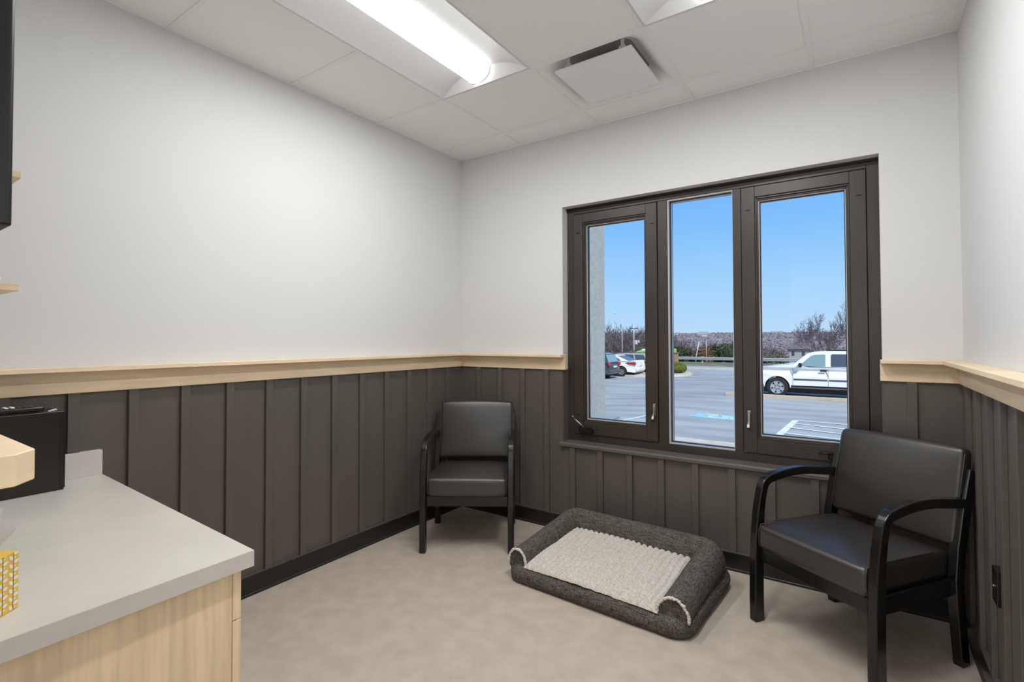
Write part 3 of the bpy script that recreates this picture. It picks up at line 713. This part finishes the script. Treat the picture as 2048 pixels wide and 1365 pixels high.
# ---- vehicles.  local +x = front, z up from ground
def wheel(parent, x, side, hw, r, wd=.24, spokes=6):
    e_ = MB(); y0 = hw-wd; y1 = hw-.005; n = 28
    pr = [(r*.62, y1-.02), (r*.66, y1), (r*.93, y1-.005), (r, y1-.035), (r, y0+.03), (r*.9, y0), (r*.55, y0)]
    vs = []
    for q in range(n):
        a = 2*PI*q/n
        for (rad, yy) in pr: vs.append((x+rad*math.cos(a), side*yy, r+rad*math.sin(a)))
    m_ = len(pr); e_.add(vs, [(i*m_+j, i*m_+j+1, ((i+1) % n)*m_+j+1, ((i+1) % n)*m_+j) for i in range(n) for j in range(m_-1)])
    ty = e_.build('wheel', tyre_m, parent, smooth=True, auto=40)
    e_ = MB(); vs = []; pr = [(r*.64, y1-.012), (r*.58, y1-.015), (r*.55, y1-.05), (r*.54, y1-.10), (0.01, y1-.10)]; m_ = len(pr)
    for q in range(n):
        a = 2*PI*q/n
        for (rad, yy) in pr: vs.append((x+rad*math.cos(a), side*yy, r+rad*math.sin(a)))
    e_.add(vs, [(i*m_+j, i*m_+j+1, ((i+1) % n)*m_+j+1, ((i+1) % n)*m_+j) for i in range(n) for j in range(m_-1)], 0)
    e_.m = [1 if (i % (m_-1)) == m_-2 else 0 for i in range(len(e_.f))]
    for q in range(spokes):
        a = 2*PI*q/spokes+.3; d = Vector((math.cos(a), math.sin(a))); nn_ = Vector((-d.y, d.x)); ps = []
        for rad, ww in ((r*.10, .055*r/.39), (r*.58, .075*r/.39)):
            for sg in (-1, 1): ps.append((x+d.x*rad+nn_.x*ww*sg, side*(y1-.03), r+d.y*rad+nn_.y*ww*sg))
        ps2 = [(p[0], side*(y1-.08), p[2]) for p in ps]
        e_.add(ps+ps2, [(0, 1, 3, 2), (4, 6, 7, 5), (0, 2, 6, 4), (1, 5, 7, 3), (2, 3, 7, 6)], 0)
    e_.tube([(x, side*(y1-.09), r), (x, side*(y1-.02), r)], r*.18, 12, 0)
    e_.build('rim', [rim_m, tyre_m], ty)
def car(name, label, loc, rz, L, hw, belt, roofh, lower, gh, wheels, r, paint, glassm, windows, extra=None, sill=.30, group=None, cat='car'):
    """lower: top outline (x,z) front->rear of the lower body; gh: greenhouse outline from front base to rear base"""
    t = empty(name, loc, rz); tag(t, label, cat, group)
    bot = [(L/2-.05, .42)]; 
    low = list(lower); poly = low[:]
    # bottom edge with arches, rear -> front
    poly += [(-L/2+.03, .38), (-L/2+.12, sill)]
    for wx in sorted(wheels):
        R_ = r+.065
        poly += [(wx+R_*math.cos(a), max(sill, r+R_*math.sin(a))) for a in [PI-PI*i/14 for i in range(15)] if r+R_*math.sin(a) >= sill-.001]
    poly += [(L/2-.12, sill), (L/2-.02, .40)]
    k = MB(); ws_ = hw
    from mathutils.geometry import tessellate_polygon
    tr = tessellate_polygon([[Vector((p[0], p[1], 0)) for p in poly]])
    n = len(poly)
    def yof(p): 
        e_ = (abs(p[0])-(L/2-.5))/.5; return ws_*(1-.10*max(0, e_)**2)*(1-.03*max(0, p[1]-belt+.1))
    vs = [(p[0], yof(p), p[1]) for p in poly]+[(p[0], -yof(p), p[1]) for p in poly]
    k.add(vs, [tuple(a) for a in tr]+[tuple(i+n for i in a[::-1]) for a in tr]+[(i, (i+1) % n, (i+1) % n+n, i+n) for i in range(n)])
    def gy(z, top=roofh): return hw*(.975-.17*max(0, (z-belt))/(top-belt))
    m_ = len(gh); vs = [(p[0], gy(p[1]), p[1]) for p in gh]+[(p[0], -gy(p[1]), p[1]) for p in gh]
    k.add(vs, [tuple(range(m_))[::-1], tuple(range(m_, 2*m_))]+[(i, (i+1) % m_, (i+1) % m_+m_, i+m_) for i in range(m_)])
    k.build('car_body', paint, t, bevel=.025, bseg=2)
    k = MB(); k.box(-L/2+.15, L/2-.15, -hw+.12, hw-.12, .2, .5); k.build('underbody', tyre_m, t)
    for w_ in windows:
        g_m = w_[0]; P = w_[1]; gm_ = {'s': glassm, 'c': cargl2_m}[g_m]
        for sg in (-1, 1):
            kk = MB(); vs = [(p[0], sg*(gy(p[1])+.004), p[1]) for p in P]+[(p[0], sg*(gy(p[1])-.03), p[1]) for p in P]; q = len(P)
            kk.add(vs, [tuple(range(q)), tuple(range(q, 2*q))]+[(i, (i+1) % q, (i+1) % q+q, i+q) for i in range(q)]); kk.build('side_window', gm_, t)
    # front and rear screens on the greenhouse slopes
    (x0_, z0_), (x1_, z1_) = gh[0], gh[1]
    (x3_, z3_), (x2_, z2_) = gh[-1], gh[-2]
    for nm, (xa, za), (xb, zb), sgn in (('windscreen', (x0_, z0_), (x1_, z1_), 1), ('rear_window', (x3_, z3_), (x2_, z2_), -1)):
        kk = MB(); q0, q1 = .10, .90
        pts = []
        for q in (q0, q1):
            xx, zz = xa+(xb-xa)*q, za+(zb-za)*q; yy = gy(zz)-.07; pts += [(xx+sgn*.012, -yy, zz+.006), (xx+sgn*.012, yy, zz+.006)]
        low_ = [(p[0]-sgn*.03, p[1], p[2]-.02) for p in pts]
        kk.add(pts+low_, [(0, 1, 3, 2), (4, 6, 7, 5), (0, 4, 5, 1), (2, 3, 7, 6), (0, 2, 6, 4), (1, 5, 7, 3)]); kk.build(nm, cargl2_m if sgn > 0 else glassm, t)
    for wx in wheels:
        for sg in (-1, 1): wheel(t, wx, sg, hw, r)
    if extra: extra(t, hw, gy)
    return t
# large white sport utility, broadside beyond the curb
def suv_extra(t, hw, gy):
    for sg in (-1, 1):
        k = MB(); k.box(-1.0, 1.13, sg*hw-.012, sg*hw+.014, .715, .775); k.box(-.045, -.015, sg*hw-.001, sg*hw+.016, .71, .78, 1); k.build('side_moulding', [trim_m, carw_m], t)
        for xs_ in (.12, -.85):
            k = MB(); k.rbox(.22, .04, .075, .018, 3, T=Matrix.Translation((xs_-0, sg*(hw+.004), 1.11))); k.build('door_handle', black_m, t, smooth=True)
        k = MB(); k.rbox(2.3, .14, .06, .02, 3, T=Matrix.Translation((.05, sg*(hw-.03), .42))); k.build('running_board', trim_m, t, smooth=True)
        k = MB(); k.rbox(.12, .20, .17, .04, 3, T=Matrix.Translation((.89, sg*(hw+.08), 1.32))); k.build('wing_mirror', black_m, t, smooth=True)
        for xx in (1.16, -.03, -1.2):
            k = MB(); k.box(xx-.006, xx+.006, sg*hw*.985-.012, sg*hw+.003, .48, 1.18); k.build('door_gap', trim_m, t)
        R_ = .475
        for wx in (1.72, -1.60):
            k = MB(); pts = [(wx+R_*math.cos(a), sg*(hw-.02), .40+R_*math.sin(a)) for a in [PI*i/16 for i in range(17)]]; k.tube(pts, .028, 6)
            k.build('wheel_arch_lip', carw_m, t, smooth=True)
        k = MB(); k.rbox(.10, .40, .26, .03, 3, T=Matrix.Translation((2.61, sg*.72, .98))); k.build('headlight', white_m, t, smooth=True)
        k = MB(); k.box(-2.66, -2.58, sg*.80-.08, sg*.80+.08, .9, 1.4); k.build('tail_light', red_m, t)
    k = MB(); k.rbox(.22, 1.98, .26, .06, 4, T=Matrix.Translation((2.62, 0, .62))); k.build('front_bumper', trim_m, t, smooth=True)
    k = MB(); k.rbox(.2, 1.9, .24, .06, 4, T=Matrix.Translation((-2.60, 0, .62))); k.build('rear_bumper', trim_m, t, smooth=True)
    k = MB(); k.box(2.60, 2.67, -.55, .55, .86, 1.10); k.build('grille', iron_m, t)
    for sg in (-1, 1):
        k = MB(); k.tube([(.05, sg*.70, 1.86), (-.03, sg*.70, 1.89), (-2.0, sg*.70, 1.89), (-2.1, sg*.70, 1.86)], .016, 6); k.build('roof_rail', iron_m, t, smooth=True)
car('white_utility_vehicle', 'large white four-door utility vehicle broadside beyond the tan curb', (1.65, 20.73, -1.05), PI, 5.3, .98, 1.22, 1.87,
    [(2.65, .66), (2.64, 1.06), (2.56, 1.14), (2.1, 1.21), (1.30, 1.33), (1.0, 1.30), (.6, 1.24), (-2.50, 1.24), (-2.63, 1.1), (-2.65, .6)],
    [(1.20, 1.28), (.67, 1.76), (.48, 1.83), (.10, 1.865), (-1.6, 1.87), (-2.25, 1.84), (-2.42, 1.76), (-2.58, 1.22)],
    [1.72, -1.60], .40, carw_m, carglass_m,
    [('c', [(.92, 1.275), (.86, 1.36), (.54, 1.68), (.44, 1.72), (.10, 1.745), (.05, 1.71), (.05, 1.275)]), ('s', [(-.12, 1.275), (-.12, 1.71), (-.17, 1.755), (-.98, 1.755), (-1.04, 1.71), (-1.10, 1.275)]), ('s', [(-1.34, 1.275), (-1.30, 1.72), (-2.10, 1.71), (-2.30, 1.29)])],
    suv_extra, sill=.44)
def lamps(z0, z1, xr, hw0, kind=0, bump=trim_m):
    def fn(t, hw, gy):
        for sg in (-1, 1):
            k = MB()
            if kind == 0: k.rbox(.16, .26, z1-z0, .05, 3, T=Matrix.Translation((xr+.05, sg*(hw-.10), (z0+z1)/2)))
            else: k.prism([(xr+.02, z0), (xr+.02, z1), (xr+.55, z1-.02), (xr+.75, z1-.05), (xr+.5, z0+.03)], 1, sg*hw-.05 if sg < 0 else hw-.02, sg*hw+.02 if sg < 0 else hw+.018)
            k.build('tail_light', red_m, t, smooth=(kind == 0))
            k = MB(); k.rbox(.08, .34, .13, .03, 3, T=Matrix.Translation((-xr-.02, sg*(hw-.25), (z0+z1)/2-.1))); k.build('headlight', white_m, t, smooth=True)
        k = MB(); k.rbox(.16, 2*hw-.12, .20, .05, 3, T=Matrix.Translation((xr+.02, 0, .50))); k.build('rear_bumper', bump, t, smooth=True)
        k = MB(); k.box(xr-.03, xr-.005, -.26, .26, .72, .84); k.build('licence_plate', white_m, t)
    return fn
def rear_x(x, L): return x-L/2
car('crossover_car', 'dark teal crossover with roof box, parked nearest the stucco pier', (-10.4-2.2, 27.8, G), PI, 4.4, .90, 1.02, 1.66,
    [(2.2, .55), (2.15, .82), (1.9, .95), (1.2, 1.02), (-2.05, 1.03), (-2.18, .9), (-2.2, .5)], [(1.3, 1.0), (.6, 1.55), (.2, 1.64), (-1.5, 1.66), (-1.85, 1.60), (-2.12, 1.02)],
    [1.35, -1.3], .34, cardk_m, cargl2_m, [('s', [(1.0, 1.06), (.5, 1.5), (-.1, 1.55), (-.1, 1.06)]), ('s', [(-.2, 1.06), (-.2, 1.55), (-1.1, 1.55), (-1.2, 1.06)]), ('s', [(-1.32, 1.06), (-1.22, 1.55), (-1.65, 1.5), (-1.85, 1.1)])],
    lamps(.84, 1.06, -2.2, .9))
k = MB(); k.rbox(1.5, .85, .34, .12, 5, T=Matrix.Translation((0, 0, .19))); cb = k.build('roof_cargo_box', black_m, smooth=True, loc=(-10.4-1.5, 27.8, G+1.69)); tag(cb, 'black cargo box strapped on the dark teal crossover', 'roof box')
car('sedan_car', 'white sedan with slim red tail light, right of the dark crossover', (-9.72-2.4, 30.7, G), PI, 4.8, .90, .98, 1.46,
    [(2.4, .5), (2.35, .72), (2.0, .86), (1.2, .96), (-1.6, 1.06), (-2.25, 1.10), (-2.36, 1.02), (-2.4, .5)], [(1.4, .94), (.5, 1.40), (.1, 1.46), (-.9, 1.44), (-1.9, 1.04)],
    [1.45, -1.35], .33, carw_m, carglass_m, [('s', [(1.1, 1.0), (.45, 1.36), (-.2, 1.38), (-.2, 1.0)]), ('s', [(-.3, 1.0), (-.3, 1.38), (-.85, 1.36), (-1.3, 1.08)])],
    lamps(.82, 1.00, -2.4, .9, 1, carw_m), sill=.28)
car('wagon_car', 'tan and silver wagon behind the white sedan, beside the window mullion', (-9.75-2.3, 33.6, G), PI, 4.7, .90, .98, 1.50,
    [(2.35, .5), (2.3, .75), (2.0, .88), (1.2, .98), (-2.15, 1.0), (-2.32, .9), (-2.35, .5)], [(1.4, .94), (.6, 1.42), (.2, 1.49), (-1.6, 1.50), (-1.9, 1.44), (-2.2, .98)],
    [1.4, -1.4], .34, cartan_m, carglass_m, [('s', [(1.0, 1.03), (.5, 1.38), (-.2, 1.42), (-.2, 1.03)]), ('s', [(-.3, 1.03), (-.3, 1.42), (-.95, 1.42), (-1.1, 1.03)]), ('s', [(-1.2, 1.03), (-1.05, 1.42), (-1.75, 1.41), (-1.95, 1.05)])],
    lamps(.80, 1.1, -2.35, .9))
car('hatchback_car', 'black car mostly hidden behind the stucco pier, its tail showing', (-10.95-2.1, 25.2, G), PI, 4.2, .86, .9, 1.4,
    [(2.1, .5), (2.05, .72), (1.8, .84), (1.1, .9), (-1.9, .95), (-2.08, .85), (-2.1, .5)], [(1.2, .88), (.5, 1.34), (.1, 1.4), (-1.2, 1.38), (-1.95, .93)],
    [1.3, -1.25], .31, carblk_m, carglass_m, [('s', [(.9, .94), (.4, 1.3), (-.2, 1.33), (-.2, .94)]), ('s', [(-.3, .94), (-.3, 1.33), (-1.0, 1.3), (-1.4, .98)])],
    lamps(.72, .88, -2.1, .86), sill=.26)
# brick wall with cap and end pillar, vans, lamp, poles
k = MB(); k.box(-40, -10.05, 38.3, 38.6, G, .03); k.box(-40, -10.0, 38.2, 38.7, .03, .20, 1); tag(k.build('brick_wall', [brick_m, cap_m]), 'long low tan brick wall with a dark cap behind the parked cars', 'wall')
k = MB(); k.box(-10.0, -9.45, 38.2, 38.75, G, .17, 0); k.box(-10.06, -9.40, 38.14, 38.8, .17, .23, 0); tag(k.build('brick_pillar', brick_m), 'tan brick pillar ending the low wall, left of the round shrub', 'pillar')
t = empty('delivery_van', (-12.9, 46.0, G)); tag(t, 'lime green and white vehicle top showing over the brick wall', 'van')
k = MB(); k.prism([(-2.75, .3), (-2.75, 1.25), (-2.2, 1.45), (-1.9, 1.62), (.2, 1.58), (.2, .3)], 1, -.9, 3.4); k.build('van_body', lime_m, t, bevel=.06)
k = MB(); k.prism([(-2.1, 1.44), (.22, 1.30), (.22, 1.60), (-1.85, 1.60)], 1, -.93, -.86); k.build('van_roof', white_m, t, bevel=.03)
for wx in (-2.2, -.3):
    for sg in (-1, 1): wheel(t, wx, sg, .92, .36)
# island with clipped shrub
k = MB(); n = 24; pts = [(-9.9+2.9*math.cos(2*PI*i/n), 33.1+3.3*math.sin(2*PI*i/n)) for i in range(n)]; k.prism(pts, 2, G, G+.12); S(k.build('island_curb', conc_m))
k = MB(); pts = [(-9.9+2.6*math.cos(2*PI*i/n), 33.1+3.0*math.sin(2*PI*i/n)) for i in range(n)]; k.prism(pts, 2, G+.12, G+.15); S(k.build('island_gravel', gravel_m))
def leafy(k, c, r, sq, n, rnd, sz):
    for i in range(n):
        a = rnd.uniform(0, 2*PI); z = rnd.uniform(-.6, 1); q = math.sqrt(max(0, 1-z*z)); d = Vector((q*math.cos(a), q*math.sin(a), z)); p = Vector((c[0]+d.x*r*sq[0], c[1]+d.y*r*sq[1], c[2]+d.z*r*sq[2]))
        p += Vector([rnd.uniform(-1, 1)*sz*.6 for _ in range(3)])
        u_ = Vector([rnd.uniform(-1, 1) for _ in range(3)]).normalized()*sz; v_ = u_.orthogonal().normalized()*sz*.6
        k.add([p-u_, p+v_, p+u_, p-v_], [(0, 1, 2, 3)])
k = MB(); rnd = random.Random(2); k.ico((0, 0, .34), .78, 3, .10, 2.2, (1.05, 1, .50)); leafy(k, (0, 0, .34), .80, (1.08, 1.02, .54), 2600, rnd, .03)
tag(k.build('round_shrub', hedge_m, loc=(-8.15, 33.1, G+.15)), 'clipped round green shrub on the gravel island in the parking lot', 'shrub')
# guard rail along the road verge
t = empty('guard_rail', (-15, 52.5, G)); tag(t, 'long grey guard rail along the far side of the road', 'guard rail')
k = MB(); k.box(-70, 60, -.05, .05, .34, .66); k.box(-70, 60, -.09, -.05, .40, .48); k.box(-70, 60, -.09, -.05, .54, .62); k.build('rail_beam', galv_m, t)
for i in range(31):
    k = MB(); k.box(-60+4*i, -59.85+4*i, .05, .2, 0, .70); k.build('rail_post', galv_m, t)
# lamp and poles
def pole(name, label, x, y, z1, r, extra=None, cat='pole', lean=0, mt=pole_m, z0=None):
    t = empty(name, (x, y, gz(x, y) if z0 is None else z0)); tag(t, label, cat); b = t.location.z
    k = MB(); k.tube([(0, 0, -.2), (lean*.5, 0, (z1-b)*.5), (lean, 0, z1-b)], [r, r*.85, r*.6], 8); k.build('pole_shaft', mt, t, smooth=True)
    if extra: extra(t, z1-b)
    return t
def arm1(t, h):
    k = MB(); k.tube([(0, 0, h-.1), (-.2, -.1, h+.5), (-.9, -.3, h+.95)], .04, 6); k.rbox(.6, .25, .12, .04, 2, T=Matrix.Translation((-1.1, -.35, h+.97))); k.build('lamp_arm', pole_m, t)
pole('street_lamp', 'tall thin street lamp with a short bent arm, left pane skyline', -31.0, 80, 4.9, .075, arm1, 'street lamp')
def arm2(t, h):
    k = MB(); k.box(-.8, .8, -.06, .06, h-1.05, h-.92); 
    for q in (-.7, -.35, .35, .7): k.tube([(q, 0, h-.92), (q, 0, h-.7)], .05, 6)
    k.build('crossarm', bark_m, t)
    k = MB(); k.tube([(.45, 0, h-4.0), (.45, 0, h-3.2)], .24, 10); k.tube([(.9, .2, h-3.7), (.9, .2, h-3.2)], .13, 8); k.box(-.1, .9, -.05, .05, h-3.6, h-3.5); k.build('transformer', pole_m, t)
pole('utility_pole', 'utility pole with crossarm and transformer right of the street lamp', -32.65, 90, 4.4, .10, arm2, 'utility pole')
def headf(t, h):
    k = MB(); k.tube([(0, 0, h-.15), (-.55, -.25, h-.08)], .04, 6); k.tube([(0, 0, h-.15), (.55, .25, h-.08)], .04, 6); k.build('lamp_arm', trim_m, t)
    for sg in (-1, 1):
        k = MB(); k.rbox(.62, .34, .13, .03, 2, T=Matrix.Translation((sg*.72, sg*.33, h-.06))); k.build('lamp_head', galv_m, t)
pole('lot_light', 'parking lot light whose flat head shows beside the left casement stile', -12.55, 43.6, 5.55, .08, headf, 'lamp post', mt=trim_m)
pole('marker_post', 'leaning white post in front of the evergreen shrubs', -12.55, 56, 1.05, .07, lean=.45)
pole('marker_post', 'upright thin pale post just right of the leaning white post', -11.55, 57, 1.15, .045, mt=galv_m)
# shrubs behind the guard rail
rnd = random.Random(11)
spots = [(-21.8, 61, .9, 'd'), (-20.3, 62, .8, 'r'), (-18.9, 60.5, 1.0, 'r'), (-17.2, 62, 1.35, 'g'), (-15.6, 61, 1.2, 'g'), (-14.2, 62, 1.0, 'r'), (-12.9, 60.5, 1.15, 'r'), (-11.2, 61.5, 1.35, 'g'), (-9.4, 61, 1.65, 'g'), (-7.6, 62.5, 1.3, 'd'), (-6.5, 66, .95, 'd'), (-5.1, 66.5, .9, 'd')]
words = {'g': 'dark green evergreen shrub', 'r': 'russet brown shrub', 'd': 'olive grey shrub'}
order = ['first', 'second', 'third', 'fourth', 'fifth', 'sixth', 'seventh', 'eighth', 'ninth', 'tenth', 'eleventh', 'twelfth']
olive_m = mat('olive_foliage', (.13, .13, .09), .95, .15, nscale=1.3, namt=.3)
for i, (x, y, r_, kd) in enumerate(spots):
    k = MB(); base = gz(x, y); hgt = r_*1.15
    for q in range(5):
        dx, dy, dz = rnd.uniform(-.6, .6)*r_, rnd.uniform(-.4, .4)*r_, rnd.uniform(.5, 1.0)*hgt
        k.ico((dx, dy, dz), r_*.62, 2, .35, 2.5, (1.1, 1, 1), seed=i*5+q); leafy(k, (dx, dy, dz), r_*.7, (1.1, 1, 1.05), 160, rnd, .13)
    tag(k.build('roadside_shrub', {'g': ever_m, 'r': rust_m, 'd': olive_m}[kd], loc=(x, y, base-.1)), words[kd]+' beyond the guard rail, '+order[i]+' from the left', 'shrub', 'shrubs beyond the guard rail')
# houses
t = empty('distant_house', (-12.1, 180, gz(-12.1, 180)+2.6)); tag(t, 'small pale house with grey hipped roof beyond the white vehicle', 'house')
k = MB(); k.box(-3.1, 3.1, -3.5, 3.5, -3.2, 3.4); k.build('house_wall', house_m, t)
k = MB(); k.add([(-3.9, -4.2, 3.3), (3.9, -4.2, 3.3), (3.9, 4.2, 3.3), (-3.9, 4.2, 3.3), (-.4, 0, 6.2), (.8, 0, 6.2)], [(0, 1, 5, 4), (1, 2, 5), (2, 3, 4, 5), (3, 0, 4), (0, 3, 2, 1)]); k.build('roof', roof_m, t)
for xx in (-1.6, 1.2):
    k = MB(); k.box(xx-.4, xx+.4, -3.55, -3.5, 1.2, 2.6); k.build('house_window', carglass_m, t)
t = empty('distant_house', (-5.6, 192, gz(-5.6, 192)+1.7)); tag(t, 'low grey-roofed house behind the bare trees, right of the hipped house', 'house')
k = MB(); k.box(-6, 5, -4, 4, -2.5, 3); k.build('house_wall', house_m, t)
k = MB(); k.add([(-6.6, -4.8, 2.9), (5.6, -4.8, 2.9), (5.6, 4.8, 2.9), (-6.6, 4.8, 2.9), (-3.6, 0, 5.6), (2.6, 0, 5.6)], [(0, 1, 5, 4), (1, 2, 5), (2, 3, 4, 5), (3, 0, 4), (0, 3, 2, 1)]); k.build('roof', roof_m, t)
# far hillside houses: pale specks
far = ['leftmost', 'second', 'third', 'fourth', 'fifth', 'sixth', 'rightmost']
for i, (x, y, s_) in enumerate(((-150, 520, 5), (-128, 540, 6), (-112, 470, 5), (-96, 545, 6), (-80, 500, 5), (-62, 555, 7), (-45, 560, 6))):
    t = empty('hillside_house', (x, y, gz(x, y)-.5)); tag(t, 'tiny pale house on the far wooded hill, '+far[i]+' of the seven', 'house', 'houses on the far hill')
    k = MB(); k.box(-s_*.7, s_*.7, -3, 3, 0, 2.0); k.build('house_wall', pole_m, t)
    k = MB(); k.prism([(-3.4, 2.0), (3.4, 2.0), (0, 3.3)], 0, -s_*.75, s_*.75); k.build('roof', galv_m, t)
# bare trees
def branch(k, p, d, L, r, lev, rnd, nb=3, spread=.6, seg=3, up=.12, rmin=0.0):
    pts = [p.copy()]; q = p.copy(); dd = d.copy()
    for i in range(seg):
        dd = (dd+Vector([rnd.uniform(-1, 1) for _ in range(3)])*.16+Vector((0, 0, up))).normalized(); q = q+dd*L/seg; pts.append(q.copy())
    k.tube(pts, [max(rmin, r*(1-.55*i/seg)) for i in range(seg+1)], 5 if lev > 2 else 3, caps=False)
    if lev <= 0: return
    for i in range(nb):
        s_ = rnd.uniform(.35, 1.0) if i else 1.0; ix = min(seg-1, int(s_*seg)); pp = pts[ix].lerp(pts[ix+1], s_*seg-ix) if ix < seg else pts[-1]
        a = Vector([rnd.uniform(-1, 1) for _ in range(3)]); a = (a-dd*a.dot(dd)).normalized()
        branch(k, pp, (dd+a*spread*rnd.uniform(.6, 1.3)).normalized(), L*rnd.uniform(.58, .80), max(rmin, r*.5), lev-1, rnd, nb, spread, seg, up, rmin)
def tree(label, x, y, h, seed, lev=4, lean=(0, 0), z=None, nb=3, rmin=.02, trunk=.28):
    rnd = random.Random(seed); t = empty('bare_tree', (x, y, (gz(x, y) if z is None else z)-.2)); tag(t, label, 'tree')
    k = MB(); tp = Vector((lean[0], lean[1], h*trunk)); k.tube([(0, 0, 0), tp*.5, tp], [h*.028, h*.022, h*.02], 8); k.build('trunk', bark_m, t, smooth=True)
    k = MB()
    for i in range(5):
        a = 2*PI*i/5+rnd.uniform(-.3, .3); branch(k, tp*.95, Vector((math.cos(a)*.75, math.sin(a)*.75, rnd.uniform(.7, 1.3))).normalized(), h*.30, h*.013, lev, rnd, nb, .65, 3, .10, rmin)
    k.build('branches', twig_m, t)
tree('large bare tree rising over the white vehicle roof, right pane', -1.5, 100, 9.4, 4, 5, rmin=.018)
tree('smaller bare tree left of the large one, beside the hipped house', -3.0, 104, 8.2, 9, 5, rmin=.016)
tree('bare tree at the right pane edge, only its reaching branches in view', 4.1, 62, 8.6, 21, 5, trunk=.30, rmin=.012)
# woodland at the left and mid distance: uncountable bare trees
rnd = random.Random(33); k = MB()
def bush(k, x, y, h, rnd, rmin):
    z = gz(x, y)-.3; p = Vector((x, y, z))
    k.tube([p, p+Vector((0, 0, h*.5))], [rmin*2.5, rmin*1.6], 3, caps=False)
    for i in range(6):
        a = rnd.uniform(0, 2*PI); branch(k, p+Vector((0, 0, h*rnd.uniform(.1, .5))), Vector((math.cos(a)*.6, math.sin(a)*.6, rnd.uniform(.6, 1.4))).normalized(), h*.34, rmin*1.5, 2, rnd, 3, .7, 2, .05, rmin)
for i in range(330):
    y = rnd.uniform(95, 150); x = -y*.40+rnd.uniform(-26, 14); bush(k, x, y, rnd.uniform(6.5, 9.0)*(1 if x < -y*.33 else .8), rnd, .035)
tag(k.build('bare_woodland', twig_m), 'band of bare grey-brown trees behind the parked cars and poles', 'woodland', kind='stuff')
rnd = random.Random(35); k = MB()
for i in range(420):
    y = rnd.uniform(85, 230); x = rnd.uniform(-.29, .12)*y; 
    if -.105 < (x-2.58)/(y+3.06) < -.015: continue
    bush(k, x, y, rnd.uniform(2.6, 4.8), rnd, .045)
tag(k.build('valley_brush', twig_m), 'bare brush filling the valley below the hills', 'brush', kind='stuff')
rnd = random.Random(36); k = MB()
for i in range(2200):
    y = rnd.uniform(240, 640); x = rnd.uniform(-.46, .10)*y; z = gz(x, y)
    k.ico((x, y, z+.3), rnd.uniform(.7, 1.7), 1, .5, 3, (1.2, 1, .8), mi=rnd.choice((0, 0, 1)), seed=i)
hill2_m = mat('haze_tinted_crowns', (.215, .185, .20), 1, .1); hill3_m = mat('haze_tinted_crowns_pale', (.25, .225, .24), 1, .1)  # crown colours carry the same painted haze as the hill
tag(k.build('hillside_woodland', [hill2_m, hill3_m], smooth=True), 'tree crowns covering the far haze-tinted hill', 'woodland', kind='stuff')
# added fill lamp in the unseen hall, brightens the room through the doorway
t = empty('hall_fill_light', (1.6, -3.75, H)); tag(t, 'added fill light panel in the unseen hall behind the camera', 'ceiling light')
k = MB(); k.box(-.28, .28, -.28, .28, -.008, -.002); k.build('lens', lens_m, t)
ld = bpy.data.lights.new('hall_fill_panel', 'AREA'); ld.shape = 'RECTANGLE'; ld.size = .54; ld.size_y = .54; ld.energy = HALL_FILL; ld.color = (.985, .99, 1)
lo = bpy.data.objects.new('hall_fill_panel', ld); sc.collection.objects.link(lo); lo.parent = t; lo.location = (0, 0, -.012)
